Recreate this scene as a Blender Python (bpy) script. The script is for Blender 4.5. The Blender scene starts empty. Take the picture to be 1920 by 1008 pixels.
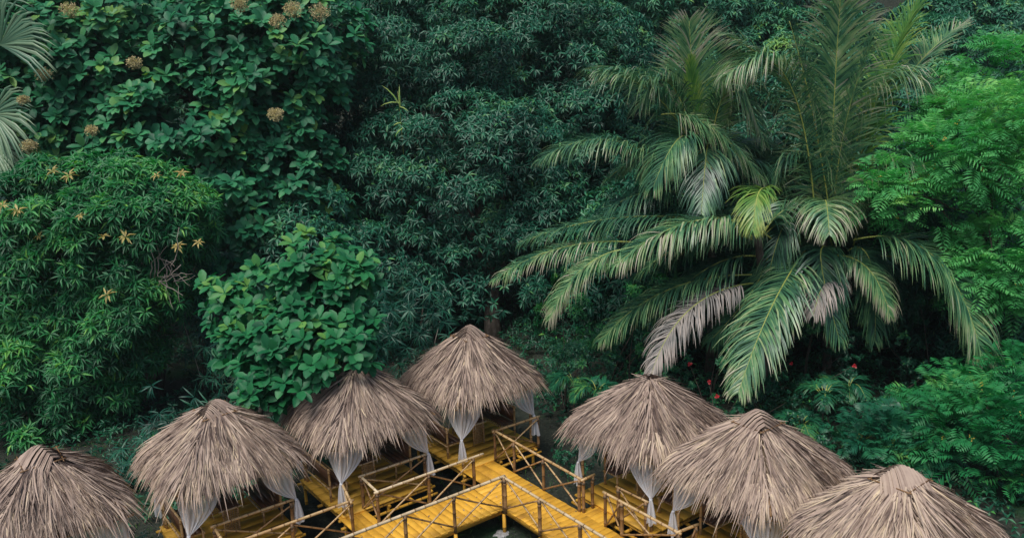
import bpy, math, numpy as np
from mathutils import Matrix, Vector
rng = np.random.RandomState(7)
PI = math.pi

# ------------------------------------------------------------------ camera
F_PX, PITCH, ROLL = 1592.4651, 0.2385398, -0.0340401
CAM = np.array([0.43815, -20.60189, 11.59785])
cp_, sp_ = math.cos(PITCH), math.sin(PITCH)
FWD = np.array([0, cp_, -sp_]); _r = np.array([1., 0, 0]); _u = np.array([0, sp_, cp_])
RGT = math.cos(ROLL)*_r + math.sin(ROLL)*_u
UPV = -math.sin(ROLL)*_r + math.cos(ROLL)*_u
cd = bpy.data.cameras.new('camera'); cam = bpy.data.objects.new('camera', cd)
bpy.context.scene.collection.objects.link(cam)
M = Matrix.Identity(4)
for i in range(3):
    M[i][0] = RGT[i]; M[i][1] = UPV[i]; M[i][2] = -FWD[i]; M[i][3] = CAM[i]
cam.matrix_world = M
cd.sensor_width = 36; cd.lens = F_PX/1920*36; cd.clip_end = 1500; cd.clip_start = 0.1
bpy.context.scene.camera = cam

# ------------------------------------------------------------------ light
SUN_EL, SUN_AZ = math.radians(63), math.radians(212)      # azimuth measured clockwise from +Y
wd = bpy.data.worlds.new('World'); bpy.context.scene.world = wd; wd.use_nodes = True
nt = wd.node_tree; nt.nodes.clear()
sky = nt.nodes.new('ShaderNodeTexSky'); sky.sky_type = 'NISHITA'; sky.sun_disc = False
sky.sun_elevation = SUN_EL; sky.sun_rotation = SUN_AZ; sky.air_density = 1.0; sky.dust_density = 3.0
bg = nt.nodes.new('ShaderNodeBackground'); bg.inputs[1].default_value = 0.06
wo = nt.nodes.new('ShaderNodeOutputWorld')
nt.links.new(sky.outputs[0], bg.inputs[0]); nt.links.new(bg.outputs[0], wo.inputs[0])
sl = bpy.data.lights.new('sun', 'SUN'); sun = bpy.data.objects.new('sun', sl)
bpy.context.scene.collection.objects.link(sun)
sl.energy = 1.5; sl.angle = math.radians(28); sl.color = (1.0, 0.96, 0.9)
sd = Vector((math.sin(SUN_AZ)*math.cos(SUN_EL), math.cos(SUN_AZ)*math.cos(SUN_EL), math.sin(SUN_EL)))
sun.rotation_euler = sd.to_track_quat('Z', 'Y').to_euler()
vs = bpy.context.scene.view_settings
vs.view_transform = 'Standard'; vs.look = 'None'; vs.gamma = 1.0; vs.use_curve_mapping = False
vs.exposure = 1.05
cy = bpy.context.scene.cycles
cy.max_bounces = 6; cy.diffuse_bounces = 4; cy.glossy_bounces = 2; cy.transparent_max_bounces = 8
cy.transmission_bounces = 3; cy.use_denoising = True

# ------------------------------------------------------------------ helpers
COL = bpy.context.scene.collection
def at(px, py, Y):                       # the point of the view ray through a photo pixel at depth Y
    d = FWD + RGT*(px-960)/F_PX - UPV*(py-504)/F_PX
    return CAM + d*((Y-CAM[1])/d[1])
def atz(px, py, z):
    d = FWD + RGT*(px-960)/F_PX - UPV*(py-504)/F_PX
    return CAM + d*((z-CAM[2])/d[2])
def mpp(Y):                              # metres per photo pixel at depth Y
    return (Y-CAM[1])/F_PX
def link(o, parent=None):
    COL.objects.link(o)
    if parent is not None: o.parent = parent
    return o
def empty(name, loc, label, cat, group=None, rz=0.):
    o = bpy.data.objects.new(name, None); link(o)
    o.location = Vector([float(v) for v in loc]); o.rotation_euler = (0, 0, rz); o.empty_display_size = .2
    o['label'] = label; o['category'] = cat
    if group: o['group'] = group
    bpy.context.view_layer.update() if False else None
    o['_m'] = 0; del o['_m']
    return o
def unit(a):
    a = np.asarray(a, float)
    return a/np.maximum(np.linalg.norm(a, axis=-1, keepdims=True), 1e-9)

class MB:
    """collects triangles and quads with a per-vertex 'var' value"""
    def __init__(s): s.v = []; s.f3 = []; s.f4 = []; s.a = []; s.n = 0
    def add(s, v, f3=None, f4=None, var=.5):
        v = np.asarray(v, float).reshape(-1, 3)
        s.v.append(v)
        s.a.append(np.broadcast_to(np.asarray(var, float), (len(v),)).copy())
        if f3 is not None and len(f3): s.f3.append(np.asarray(f3, int).reshape(-1, 3)+s.n)
        if f4 is not None and len(f4): s.f4.append(np.asarray(f4, int).reshape(-1, 4)+s.n)
        s.n += len(v)
    def mesh(s, name, mat, smooth=False):
        me = bpy.data.meshes.new(name)
        if s.n == 0: return me
        v = np.concatenate(s.v); a = np.concatenate(s.a)
        f3 = np.concatenate(s.f3) if s.f3 else np.zeros((0, 3), int)
        f4 = np.concatenate(s.f4) if s.f4 else np.zeros((0, 4), int)
        me.vertices.add(len(v)); me.vertices.foreach_set('co', v.astype(np.float32).ravel())
        nl = len(f3)*3+len(f4)*4
        me.loops.add(nl); me.loops.foreach_set('vertex_index', np.concatenate([f3.ravel(), f4.ravel()]).astype(np.int32))
        me.polygons.add(len(f3)+len(f4))
        st = np.concatenate([np.arange(len(f3))*3, len(f3)*3+np.arange(len(f4))*4]).astype(np.int32)
        me.polygons.foreach_set('loop_start', st)
        me.update(calc_edges=True)
        if smooth: me.polygons.foreach_set('use_smooth', np.ones(len(me.polygons), bool))
        at_ = me.attributes.new('var', 'FLOAT', 'POINT'); at_.data.foreach_set('value', a.astype(np.float32))
        if mat: me.materials.append(mat)
        return me
    def build(s, name, mat, parent=None, origin=None, smooth=False, kind=None):
        if origin is not None:                     # geometry given in world coordinates, parent stands at origin
            o_ = np.asarray(origin, float)
            s.v = [v-o_ for v in s.v]
        o = link(bpy.data.objects.new(name, s.mesh(name, mat, smooth)), parent)
        if kind: o['kind'] = kind
        return o

def frames(P):
    T = np.zeros_like(P); T[1:-1] = P[2:]-P[:-2]; T[0] = P[1]-P[0]; T[-1] = P[-1]-P[-2]
    T = unit(T)
    ref = np.array([0, 0, 1.]) if abs(T[0][2]) < .9 else np.array([1., 0, 0])
    A = []
    for t in T:
        a = unit(ref - t*np.dot(ref, t)); A.append(a); ref = a
    A = np.array(A); B = np.cross(T, A)
    return T, A, B
def tube(mb, P, R, k=8, var=.5, caps=True):
    P = np.asarray(P, float); n = len(P); R = np.broadcast_to(np.asarray(R, float), (n,))
    T, A, B = frames(P); th = np.arange(k)*2*PI/k
    V = P[:, None]+R[:, None, None]*(np.cos(th)[None, :, None]*A[:, None]+np.sin(th)[None, :, None]*B[:, None])
    V = V.reshape(-1, 3); i = np.arange(n-1)[:, None]*k; j = np.arange(k)[None]; j2 = (j+1) % k
    f = np.stack([i+j, i+k+j, i+k+j2, i+j2], -1).reshape(-1, 4)
    va = np.broadcast_to(np.asarray(var, float), (n,)); va = np.repeat(va, k)
    f3 = []
    if caps:
        V = np.concatenate([V, P[:1], P[-1:]]); va = np.concatenate([va, va[:1], va[-1:]])
        c0, c1 = n*k, n*k+1
        f3 = [(c0, b, a) for a, b in zip(range(k), np.roll(range(k), -1))][::1]
        f3 = [(c0, a, (a+1) % k) for a in range(k)]+[(c1, (n-1)*k+(a+1) % k, (n-1)*k+a) for a in range(k)]
    mb.add(V, f3, f, va)
def bamboo(mb, p0, p1, r=.035, node=.32, k=8, bow=.016, tone=.55):
    p0 = np.asarray(p0, float); p1 = np.asarray(p1, float); L = np.linalg.norm(p1-p0)
    n = max(1, int(L/node)); off = rng.uniform(-bow, bow, 3)*L
    ts, rs, va = [0.], [r*.98], [tone]
    for i in range(1, n+1):
        t = (i-.5+rng.uniform(-.12, .12))/n; e = .011/L
        ts += [t-2*e, t-e*.6, t+e*.6, t+2*e]; rs += [r, r*1.16, r*1.16, r]; tn = tone+rng.uniform(-.1, .1)
        va += [tn, .05, .1, tn]
    ts.append(1.); rs.append(r*.94); va.append(tone)
    ts = np.array(ts)
    P = p0+(p1-p0)*ts[:, None]+off*(4*ts*(1-ts))[:, None]*.5
    tube(mb, P, np.array(rs), k, np.array(va))
def box(mb, c, s, rz=0., var=.5, ax=None):
    c = np.asarray(c, float); h = np.asarray(s, float)/2
    v = np.array([[x, y, z] for x in (-1, 1) for y in (-1, 1) for z in (-1, 1)])*h
    cr, sr = math.cos(rz), math.sin(rz)
    if ax is not None: v = v@np.asarray(ax)
    else: v = v@np.array([[cr, sr, 0], [-sr, cr, 0], [0, 0, 1]])
    mb.add(v+c, None, [(0, 1, 3, 2), (4, 6, 7, 5), (0, 4, 5, 1), (2, 3, 7, 6), (0, 2, 6, 4), (1, 5, 7, 3)], var)

# leaf templates: (across, along, normal), triangles
def tmpl(kind):
    if kind == 'mango':
        v = [(0, 0, 0), (-.5, .42, .12), (0, .45, -.02), (.5, .42, .12), (0, 1, -.22)]
        return np.array(v), np.array([(0, 2, 1), (0, 3, 2), (1, 2, 4), (2, 3, 4)])
    if kind == 'teak':
        v = [(0, 0, 0), (-.36, .25, .08), (0, .3, 0), (.36, .25, .08), (-.5, .62, .04), (0, .65, -.04), (.5, .62, .04), (-.27, .88, -.04), (.27, .88, -.04), (0, 1, -.14)]
        f = [(0, 2, 1), (0, 3, 2), (1, 2, 5), (1, 5, 4), (2, 3, 6), (2, 6, 5), (4, 5, 7), (5, 6, 8), (7, 5, 9), (5, 8, 9)]
        return np.array(v), np.array(f)
    if kind == 'blade':
        v = [(-.35, 0, 0), (.35, 0, 0), (-.5, .4, .02), (.5, .4, .02), (-.3, .75, -.1), (.3, .75, -.1), (0, 1, -.28)]
        return np.array(v), np.array([(0, 1, 3), (0, 3, 2), (2, 3, 5), (2, 5, 4), (4, 5, 6)])
    if kind == 'simple':
        v = [(0, 0, 0), (-.5, .5, .06), (.5, .5, .06), (0, 1, -.1)]
        return np.array(v), np.array([(0, 2, 1), (1, 2, 3)])
def leaf_axes(D, N):
    D = unit(D); S = unit(np.cross(D, N)); N2 = np.cross(S, D); return S, D, N2
def leaves(mb, P, D, N, L, W, var, kind):
    t, f = tmpl(kind); n = len(P)
    if n == 0: return
    S, D, N2 = leaf_axes(D, N)
    L = np.broadcast_to(L, (n,)); W = np.broadcast_to(W, (n,))
    V = P[:, None]+t[None, :, 0, None]*(W[:, None, None]*S[:, None])+t[None, :, 1, None]*(L[:, None, None]*D[:, None])+t[None, :, 2, None]*(L[:, None, None]*N2[:, None])
    F = f[None]+(np.arange(n)*len(t))[:, None, None]
    mb.add(V.reshape(-1, 3), F.reshape(-1, 3), None, np.repeat(np.broadcast_to(var, (n,)), len(t)))

def rosettes(C, A, k, L, W, spread=.9, sag=.35, var=None, jit=.25, vj=.12, young=.0, face=0.):
    if face: A = unit(unit(A)+face*unit(CAM-C)*.5+[0, 0, face*.5])
    """k leaves round each rosette centre C with axis A"""
    n = len(C); A = unit(A)
    ref = np.where(np.abs(A[:, 2:3]) < .9, np.array([[0, 0, 1.]]), np.array([[1., 0, 0]]))
    X = unit(np.cross(A, ref)); Y = np.cross(A, X)
    az = (np.arange(k)*2.4)[None]+rng.uniform(0, 6.28, (n, 1))+rng.normal(0, jit, (n, k))
    el = spread*(.55+.45*(np.arange(k)/max(k-1, 1)))[None]*PI/2+rng.normal(0, jit*.6, (n, k))
    D = np.cos(el)[..., None]*A[:, None]+np.sin(el)[..., None]*(np.cos(az)[..., None]*X[:, None]+np.sin(az)[..., None]*Y[:, None])
    D[..., 2] -= sag*rng.uniform(.5, 1.3, (n, k)); D = unit(D)
    N = A[:, None]+rng.normal(0, .25, (n, k, 3))
    N = N+np.array([0, 0, .5])
    P = C[:, None]+D*L*.06
    Ls = L*rng.uniform(.65, 1.15, (n, k)); Ws = W*rng.uniform(.75, 1.15, (n, k))
    v = (var if var is not None else np.full(n, .5))[:, None]+rng.normal(0, vj, (n, k))+young*(.5-np.arange(k)/max(k-1, 1))[None]+(rng.rand(n, k) < .012)*.6
    return P.reshape(-1, 3), D.reshape(-1, 3), N.reshape(-1, 3), Ls.ravel(), Ws.ravel(), v.ravel()

def crown_points(ells, clump_r, n_clumps, per, fill=.5, up=.45, squash=.8):
    """ells: (centre, radii). clumps on the envelope, rosette centres on every clump"""
    cs = np.array([e[0] for e in ells], float); rs = np.array([e[1] for e in ells], float)
    area = (rs[:, 0]*rs[:, 1]+rs[:, 0]*rs[:, 2]+rs[:, 1]*rs[:, 2]); pr = area/area.sum()
    idx = rng.choice(len(ells), n_clumps*3, p=pr)
    d = unit(rng.normal(0, 1, (len(idx), 3)))
    P = cs[idx]+d*rs[idx]*rng.uniform(.84, 1.12, (len(idx), 1)); Nn = unit(d/rs[idx])
    keep = np.ones(len(P), bool)
    for i in range(len(ells)):
        q = (((P-cs[i])/rs[i])**2).sum(1); keep &= (q > .8) | (idx == i)
    vis = (unit(CAM-P)*Nn).sum(1)
    keep &= (vis > -.15) | (rng.rand(len(P)) < .25)
    keep &= (Nn[:, 2] > -.75) | (rng.rand(len(P)) < .4)
    keep &= P[:, 2] > -.2
    P, Nn = P[keep][:n_clumps], Nn[keep][:n_clumps]
    r = clump_r*rng.uniform(.55, 1.35, len(P)); tone = rng.normal(.5, .09, len(P))
    m = len(P); dd = unit(rng.normal(0, 1, (m, per, 3))+Nn[:, None]*.9+np.array([0, 0, up]))
    rad = rng.uniform(.85, 1.05, (m, per, 1))
    sc = np.array([1, 1, squash])
    Q = P[:, None]+dd*r[:, None, None]*rad*sc
    A = unit(dd+np.array([0, 0, .35])+Nn[:, None]*.3)
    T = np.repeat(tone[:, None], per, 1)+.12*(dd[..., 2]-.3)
    Q = Q.reshape(-1, 3); A = A.reshape(-1, 3); T = T.ravel()
    nf = int(len(Q)*fill)
    if nf:
        j = rng.randint(0, m, nf)
        Qi = P[j]-Nn[j]*rng.uniform(.2, 1.6, (nf, 1))*clump_r*1.6+rng.normal(0, clump_r*.6, (nf, 3))
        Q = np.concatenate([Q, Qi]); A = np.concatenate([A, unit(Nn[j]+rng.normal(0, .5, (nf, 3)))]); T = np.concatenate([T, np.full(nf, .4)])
    return Q, A, T, P

def ell(px, py, Y, rx, ry, rY):
    m = mpp(Y); return (at(px, py, Y), (rx*m, rY, ry*m))

# ------------------------------------------------------------------ materials
def new_mat(name):
    m = bpy.data.materials.new(name); m.use_nodes = True; t = m.node_tree; t.nodes.clear()
    o = t.nodes.new('ShaderNodeOutputMaterial'); b = t.nodes.new('ShaderNodeBsdfPrincipled')
    t.links.new(b.outputs[0], o.inputs[0]); return m, t, b, o
def ramp(t, cols):
    r = t.nodes.new('ShaderNodeValToRGB'); e = r.color_ramp.elements
    while len(e) < len(cols): e.new(.5)
    for el_, (p, c) in zip(e, cols): el_.position = p; el_.color = (*c, 1)
    return r
def leaf_mat(name, cols, rough=.45, trans=.25, spec=.5, tint=(1, 1, 1), nscale=.45):
    m, t, b, o = new_mat(name)
    a = t.nodes.new('ShaderNodeAttribute'); a.attribute_name = 'var'
    g = t.nodes.new('ShaderNodeNewGeometry'); nz = t.nodes.new('ShaderNodeTexNoise'); nz.inputs['Scale'].default_value = nscale
    nz.inputs['Detail'].default_value = 2
    t.links.new(g.outputs['Position'], nz.inputs['Vector'])
    mr = t.nodes.new('ShaderNodeMapRange'); mr.inputs[1].default_value = .3; mr.inputs[2].default_value = .7; mr.inputs[3].default_value = -.22; mr.inputs[4].default_value = .22
    t.links.new(nz.outputs[0], mr.inputs[0])
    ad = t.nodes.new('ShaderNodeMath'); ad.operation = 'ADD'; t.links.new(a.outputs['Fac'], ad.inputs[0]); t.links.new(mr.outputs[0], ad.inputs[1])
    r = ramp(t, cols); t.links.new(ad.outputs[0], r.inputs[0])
    t.links.new(r.outputs[0], b.inputs['Base Color'])
    b.inputs['Roughness'].default_value = rough; b.inputs['Specular IOR Level'].default_value = spec
    tr = t.nodes.new('ShaderNodeBsdfTranslucent'); mx = t.nodes.new('ShaderNodeMixShader'); mx.inputs[0].default_value = trans
    hs = t.nodes.new('ShaderNodeHueSaturation'); hs.inputs['Hue'].default_value = .485; hs.inputs['Saturation'].default_value = 1.15; hs.inputs['Value'].default_value = 1.3
    t.links.new(r.outputs[0], hs.inputs['Color']); t.links.new(hs.outputs[0], tr.inputs[0])
    t.links.new(b.outputs[0], mx.inputs[1]); t.links.new(tr.outputs[0], mx.inputs[2]); t.links.new(mx.outputs[0], o.inputs[0])
    return m
def ramp_mat(name, cols, rough=.7, spec=.3, nscale=8., namp=.35, stretch=(1, 1, 1), bump=.0, bscale=60., rnd=0.):
    m, t, b, o = new_mat(name)
    a = t.nodes.new('ShaderNodeAttribute'); a.attribute_name = 'var'
    tc = t.nodes.new('ShaderNodeTexCoord'); mp = t.nodes.new('ShaderNodeMapping'); mp.inputs['Scale'].default_value = stretch
    oi = t.nodes.new('ShaderNodeObjectInfo')
    vadd = t.nodes.new('ShaderNodeVectorMath'); vadd.operation = 'ADD'
    cmb = t.nodes.new('ShaderNodeVectorMath'); cmb.operation = 'SCALE'; cmb.inputs[0].default_value = (37, 91, 53)
    t.links.new(oi.outputs['Random'], cmb.inputs['Scale'])
    t.links.new(tc.outputs['Object'], vadd.inputs[0]); t.links.new(cmb.outputs[0], vadd.inputs[1])
    t.links.new(vadd.outputs[0], mp.inputs[0])
    nz = t.nodes.new('ShaderNodeTexNoise'); nz.inputs['Scale'].default_value = nscale; nz.inputs['Detail'].default_value = 6; nz.inputs['Roughness'].default_value = .65
    t.links.new(mp.outputs[0], nz.inputs['Vector'])
    mr = t.nodes.new('ShaderNodeMapRange'); mr.inputs[1].default_value = .3; mr.inputs[2].default_value = .7; mr.inputs[3].default_value = -namp; mr.inputs[4].default_value = namp
    t.links.new(nz.outputs[0], mr.inputs[0])
    ad = t.nodes.new('ShaderNodeMath'); ad.operation = 'ADD'; t.links.new(a.outputs['Fac'], ad.inputs[0]); t.links.new(mr.outputs[0], ad.inputs[1])
    m2 = t.nodes.new('ShaderNodeMath'); m2.operation = 'MULTIPLY_ADD'; m2.inputs[1].default_value = rnd; t.links.new(oi.outputs['Random'], m2.inputs[0]); t.links.new(ad.outputs[0], m2.inputs[2])
    r = ramp(t, cols); t.links.new(m2.outputs[0], r.inputs[0]); t.links.new(r.outputs[0], b.inputs['Base Color'])
    b.inputs['Roughness'].default_value = rough; b.inputs['Specular IOR Level'].default_value = spec
    if bump:
        n2 = t.nodes.new('ShaderNodeTexNoise'); n2.inputs['Scale'].default_value = bscale; n2.inputs['Detail'].default_value = 4
        t.links.new(mp.outputs[0], n2.inputs['Vector'])
        bp = t.nodes.new('ShaderNodeBump'); bp.inputs['Strength'].default_value = bump; bp.inputs['Distance'].default_value = .02
        t.links.new(n2.outputs[0], bp.inputs['Height']); t.links.new(bp.outputs[0], b.inputs['Normal'])
    return m
MAT = {}
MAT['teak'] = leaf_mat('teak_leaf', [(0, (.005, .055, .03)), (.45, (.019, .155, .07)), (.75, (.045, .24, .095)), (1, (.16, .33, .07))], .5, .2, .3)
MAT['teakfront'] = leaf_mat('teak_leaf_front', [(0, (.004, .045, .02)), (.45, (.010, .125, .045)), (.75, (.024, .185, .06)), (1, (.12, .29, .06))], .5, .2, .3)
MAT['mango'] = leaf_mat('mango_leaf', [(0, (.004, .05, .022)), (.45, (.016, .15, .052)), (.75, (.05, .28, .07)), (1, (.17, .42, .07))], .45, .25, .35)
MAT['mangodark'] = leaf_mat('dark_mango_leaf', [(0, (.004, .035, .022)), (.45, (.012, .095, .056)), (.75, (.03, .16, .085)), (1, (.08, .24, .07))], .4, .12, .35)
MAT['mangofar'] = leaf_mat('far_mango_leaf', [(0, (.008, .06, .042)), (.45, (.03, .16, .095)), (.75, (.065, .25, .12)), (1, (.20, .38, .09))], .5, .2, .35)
MAT['hill'] = leaf_mat('hill_leaf', [(0, (.008, .028, .024)), (.45, (.018, .06, .045)), (.75, (.035, .13, .07)), (1, (.08, .22, .08))], .6, .15, .3)
MAT['moringa'] = leaf_mat('feathery_leaf', [(0, (.02, .14, .045)), (.45, (.075, .35, .11)), (.75, (.17, .52, .16)), (1, (.38, .64, .18))], .5, .42, .25)
MAT['moringadark'] = leaf_mat('dark_feathery_leaf', [(0, (.006, .07, .025)), (.45, (.016, .17, .055)), (.75, (.04, .27, .08)), (1, (.14, .38, .09))], .5, .3, .25)  # darker green colours for the sapling than for the tall feathery tree
MAT['shrub'] = leaf_mat('shrub_leaf', [(0, (.004, .03, .018)), (.45, (.009, .08, .042)), (.75, (.02, .14, .06)), (1, (.07, .25, .06))], .45, .2, .35)
MAT['areca'] = leaf_mat('areca_leaf', [(0, (.004, .045, .026)), (.45, (.012, .11, .055)), (.75, (.028, .17, .065)), (1, (.12, .28, .06))], .42, .2, .35)
MAT['ladypalm'] = leaf_mat('lady_palm_leaf', [(0, (.004, .035, .024)), (.45, (.009, .08, .052)), (.75, (.018, .12, .065)), (1, (.10, .14, .08))], .45, .15, .35)
MAT['coco'] = leaf_mat('coconut_leaf', [(0, (.012, .055, .038)), (.4, (.045, .15, .08)), (.65, (.12, .27, .11)), (.85, (.28, .38, .18)), (1, (.42, .40, .30))], .38, .22, .6, nscale=1.5)
MAT['cocodry'] = leaf_mat('dry_coconut_leaf', [(0, (.09, .10, .09)), (.5, (.20, .19, .18)), (1, (.38, .33, .29))], .6, .1, nscale=1.5)
MAT['cocobright'] = leaf_mat('young_coconut_leaf', [(0, (.03, .12, .04)), (.45, (.09, .26, .06)), (.8, (.22, .38, .08)), (1, (.35, .42, .12))], .4, .3, nscale=1.5)
MAT['fan'] = leaf_mat('fan_palm_leaf', [(0, (.02, .07, .045)), (.5, (.06, .16, .09)), (1, (.2, .3, .17))], .4, .2)
MAT['young'] = leaf_mat('young_mango_leaf', [(0, (.22, .22, .05)), (.5, (.45, .36, .12)), (1, (.6, .5, .22))], .5, .3)
MAT['panicle'] = leaf_mat('teak_panicle', [(0, (.26, .24, .12)), (.5, (.5, .42, .24)), (1, (.65, .58, .25))], .8, .2)
MAT['grass'] = leaf_mat('grass_blade', [(0, (.02, .07, .02)), (.5, (.04, .14, .03)), (1, (.12, .25, .05))], .6, .3)
MAT['hibiscus'] = leaf_mat('red_petal', [(0, (.3, .008, .015)), (1, (.5, .02, .03))], .5, .3)
MAT['yellowflower'] = leaf_mat('yellow_petal', [(0, (.6, .42, .05)), (1, (.75, .6, .15))], .5, .3)
MAT['bark'] = ramp_mat('bark', [(0, (.02, .016, .012)), (.5, (.06, .05, .04)), (1, (.14, .12, .1))], .9, .2, 6, .4, (1, 1, .3), .6, 12)
MAT['twig'] = ramp_mat('bare_twig', [(0, (.2, .17, .14)), (1, (.4, .35, .3))], .8, .2)
MAT['rachis'] = ramp_mat('frond_midrib', [(0, (.10, .14, .03)), (.5, (.28, .32, .07)), (1, (.42, .40, .12))], .5, .4)
MAT['bamboo'] = ramp_mat('bamboo', [(0, (.07, .035, .015)), (.3, (.22, .12, .05)), (.6, (.42, .27, .12)), (1, (.6, .45, .25))], .42, .5, 5., .22, (1, 1, 1), .15, 40, rnd=.16)
MAT['bamboodark'] = ramp_mat('brown_bamboo', [(0, (.06, .03, .012)), (.3, (.16, .085, .035)), (.6, (.30, .17, .07)), (1, (.42, .27, .13))], .45, .45, 5., .22, (1, 1, 1), .15, 40, rnd=.16)
MAT['bamboolight'] = ramp_mat('pale_bamboo', [(0, (.12, .07, .03)), (.3, (.33, .22, .11)), (.6, (.52, .40, .24)), (1, (.66, .55, .38))], .4, .5, 5., .22, (1, 1, 1), .15, 40, rnd=.16)
MAT['yellow'] = ramp_mat('yellow_paint', [(0, (.15, .08, .02)), (.25, (.40, .20, .025)), (.55, (.69, .37, .038)), (.8, (.76, .44, .06)), (1, (.72, .5, .18))], .6, .35, 1.6, .22, (1, 1, 1), .06, 30, rnd=.05)
MAT['wood'] = ramp_mat('brown_stained_wood', [(0, (.035, .015, .008)), (.5, (.10, .045, .022)), (1, (.18, .09, .045))], .45, .5, 6, .3, (1, .15, 1), .1, 40, rnd=.1)
MAT['thatch'] = ramp_mat('thatch', [(0, (.05, .033, .03)), (.3, (.215, .155, .125)), (.55, (.37, .28, .225)), (.8, (.48, .375, .285)), (1, (.60, .48, .32))], .75, .25, 3., .12, (1, 1, 1), 0, rnd=.05)
MAT['liner'] = ramp_mat('thatch_underside', [(0, (.10, .075, .05)), (1, (.24, .18, .12))], .9, .1, 10, .4)
MAT['concrete'] = ramp_mat('concrete', [(0, (.16, .16, .16)), (1, (.42, .42, .42))], .9, .2, 10, .5, (1, 1, 1), .6, 20)
def ground_mat():
    m, t, b, o = new_mat('ground')
    g = t.nodes.new('ShaderNodeNewGeometry')
    n1 = t.nodes.new('ShaderNodeTexNoise'); n1.inputs['Scale'].default_value = .35; n1.inputs['Detail'].default_value = 5
    n2 = t.nodes.new('ShaderNodeTexNoise'); n2.inputs['Scale'].default_value = 9; n2.inputs['Detail'].default_value = 8; n2.inputs['Roughness'].default_value = .7
    for n in (n1, n2): t.links.new(g.outputs['Position'], n.inputs['Vector'])
    soil = ramp(t, [(.3, (.012, .018, .014)), (.5, (.028, .034, .027)), (.64, (.05, .055, .042)), (.78, (.13, .12, .09))])
    grass = ramp(t, [(.3, (.006, .03, .012)), (.6, (.014, .06, .02)), (.8, (.03, .10, .03))])
    t.links.new(n2.outputs[0], soil.inputs[0]); t.links.new(n2.outputs[0], grass.inputs[0])
    mk = ramp(t, [(.55, (0, 0, 0)), (.68, (1, 1, 1))]); t.links.new(n1.outputs[0], mk.inputs[0])
    mx = t.nodes.new('ShaderNodeMix'); mx.data_type = 'RGBA'
    t.links.new(mk.outputs[0], mx.inputs[0]); t.links.new(soil.outputs[0], mx.inputs[6]); t.links.new(grass.outputs[0], mx.inputs[7])
    t.links.new(mx.outputs[2], b.inputs['Base Color']); b.inputs['Roughness'].default_value = .95; b.inputs['Specular IOR Level'].default_value = .1
    bp = t.nodes.new('ShaderNodeBump'); bp.inputs['Strength'].default_value = .8; bp.inputs['Distance'].default_value = .05
    t.links.new(n2.outputs[0], bp.inputs['Height']); t.links.new(bp.outputs[0], b.inputs['Normal'])
    return m
MAT['ground'] = ground_mat()
def curtain_mat():
    m, t, b, o = new_mat('sheer_cloth')
    b.inputs['Base Color'].default_value = (.86, .88, .92, 1); b.inputs['Roughness'].default_value = .9; b.inputs['Specular IOR Level'].default_value = .1
    a = t.nodes.new('ShaderNodeAttribute'); a.attribute_name = 'var'
    tp = t.nodes.new('ShaderNodeBsdfTransparent'); tr = t.nodes.new('ShaderNodeBsdfTranslucent'); tr.inputs[0].default_value = (.86, .88, .92, 1)
    m1 = t.nodes.new('ShaderNodeMixShader'); m1.inputs[0].default_value = .35
    t.links.new(b.outputs[0], m1.inputs[1]); t.links.new(tr.outputs[0], m1.inputs[2])
    m2 = t.nodes.new('ShaderNodeMixShader'); t.links.new(a.outputs['Fac'], m2.inputs[0])
    t.links.new(tp.outputs[0], m2.inputs[1]); t.links.new(m1.outputs[0], m2.inputs[2]); t.links.new(m2.outputs[0], o.inputs[0])
    return m
MAT['curtain'] = curtain_mat()

# ------------------------------------------------------------------ terrain
GZ = -.75
def hill_h(x, y):
    s = np.clip((y-36-.05*np.abs(x))/42, 0, 1); s = s*s*(3-2*s)
    return GZ+34*s+.06*np.sin(x*.9+1)*np.cos(y*.7)+s*2.2*np.sin(x*.11+2)*np.cos(y*.09)
def make_ground():
    xs = np.concatenate([np.linspace(-600, -70, 24), np.linspace(-65, 65, 131), np.linspace(70, 600, 24)])
    ys = np.concatenate([np.linspace(-600, -40, 20), np.linspace(-35, 110, 146), np.linspace(120, 700, 24)])
    X, Y = np.meshgrid(xs, ys); Z = hill_h(X, Y)
    V = np.stack([X, Y, Z], -1).reshape(-1, 3); nx = len(xs); ny = len(ys)
    i = np.arange(ny-1)[:, None]*nx+np.arange(nx-1)[None]
    f = np.stack([i, i+1, i+nx+1, i+nx], -1).reshape(-1, 4)
    mb = MB(); mb.add(V, None, f); o = mb.build('ground', MAT['ground'], smooth=True); o['kind'] = 'structure'
make_ground()

# ------------------------------------------------------------------ arm coordinates of the V-shaped walkway
YAW = 0.64188512
Ld = np.array([-math.cos(YAW), -math.sin(YAW)]); Rd = np.array([math.sin(YAW), -math.cos(YAW)])
def W(s, t, z=0.):
    g = s*Ld+t*Rd; return np.array([g[0], g[1], z])
WW = 1.4533                                 # walkway width
def ax_mat(rz): return rz
RZ_L = math.atan2(-Ld[1], -Ld[0])           # local X = -s, local Y = -t  (left huts, corner hut)
RZ_R = math.atan2(Rd[1], Rd[0])             # local X = +t, local Y = -s  (right huts)

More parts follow.
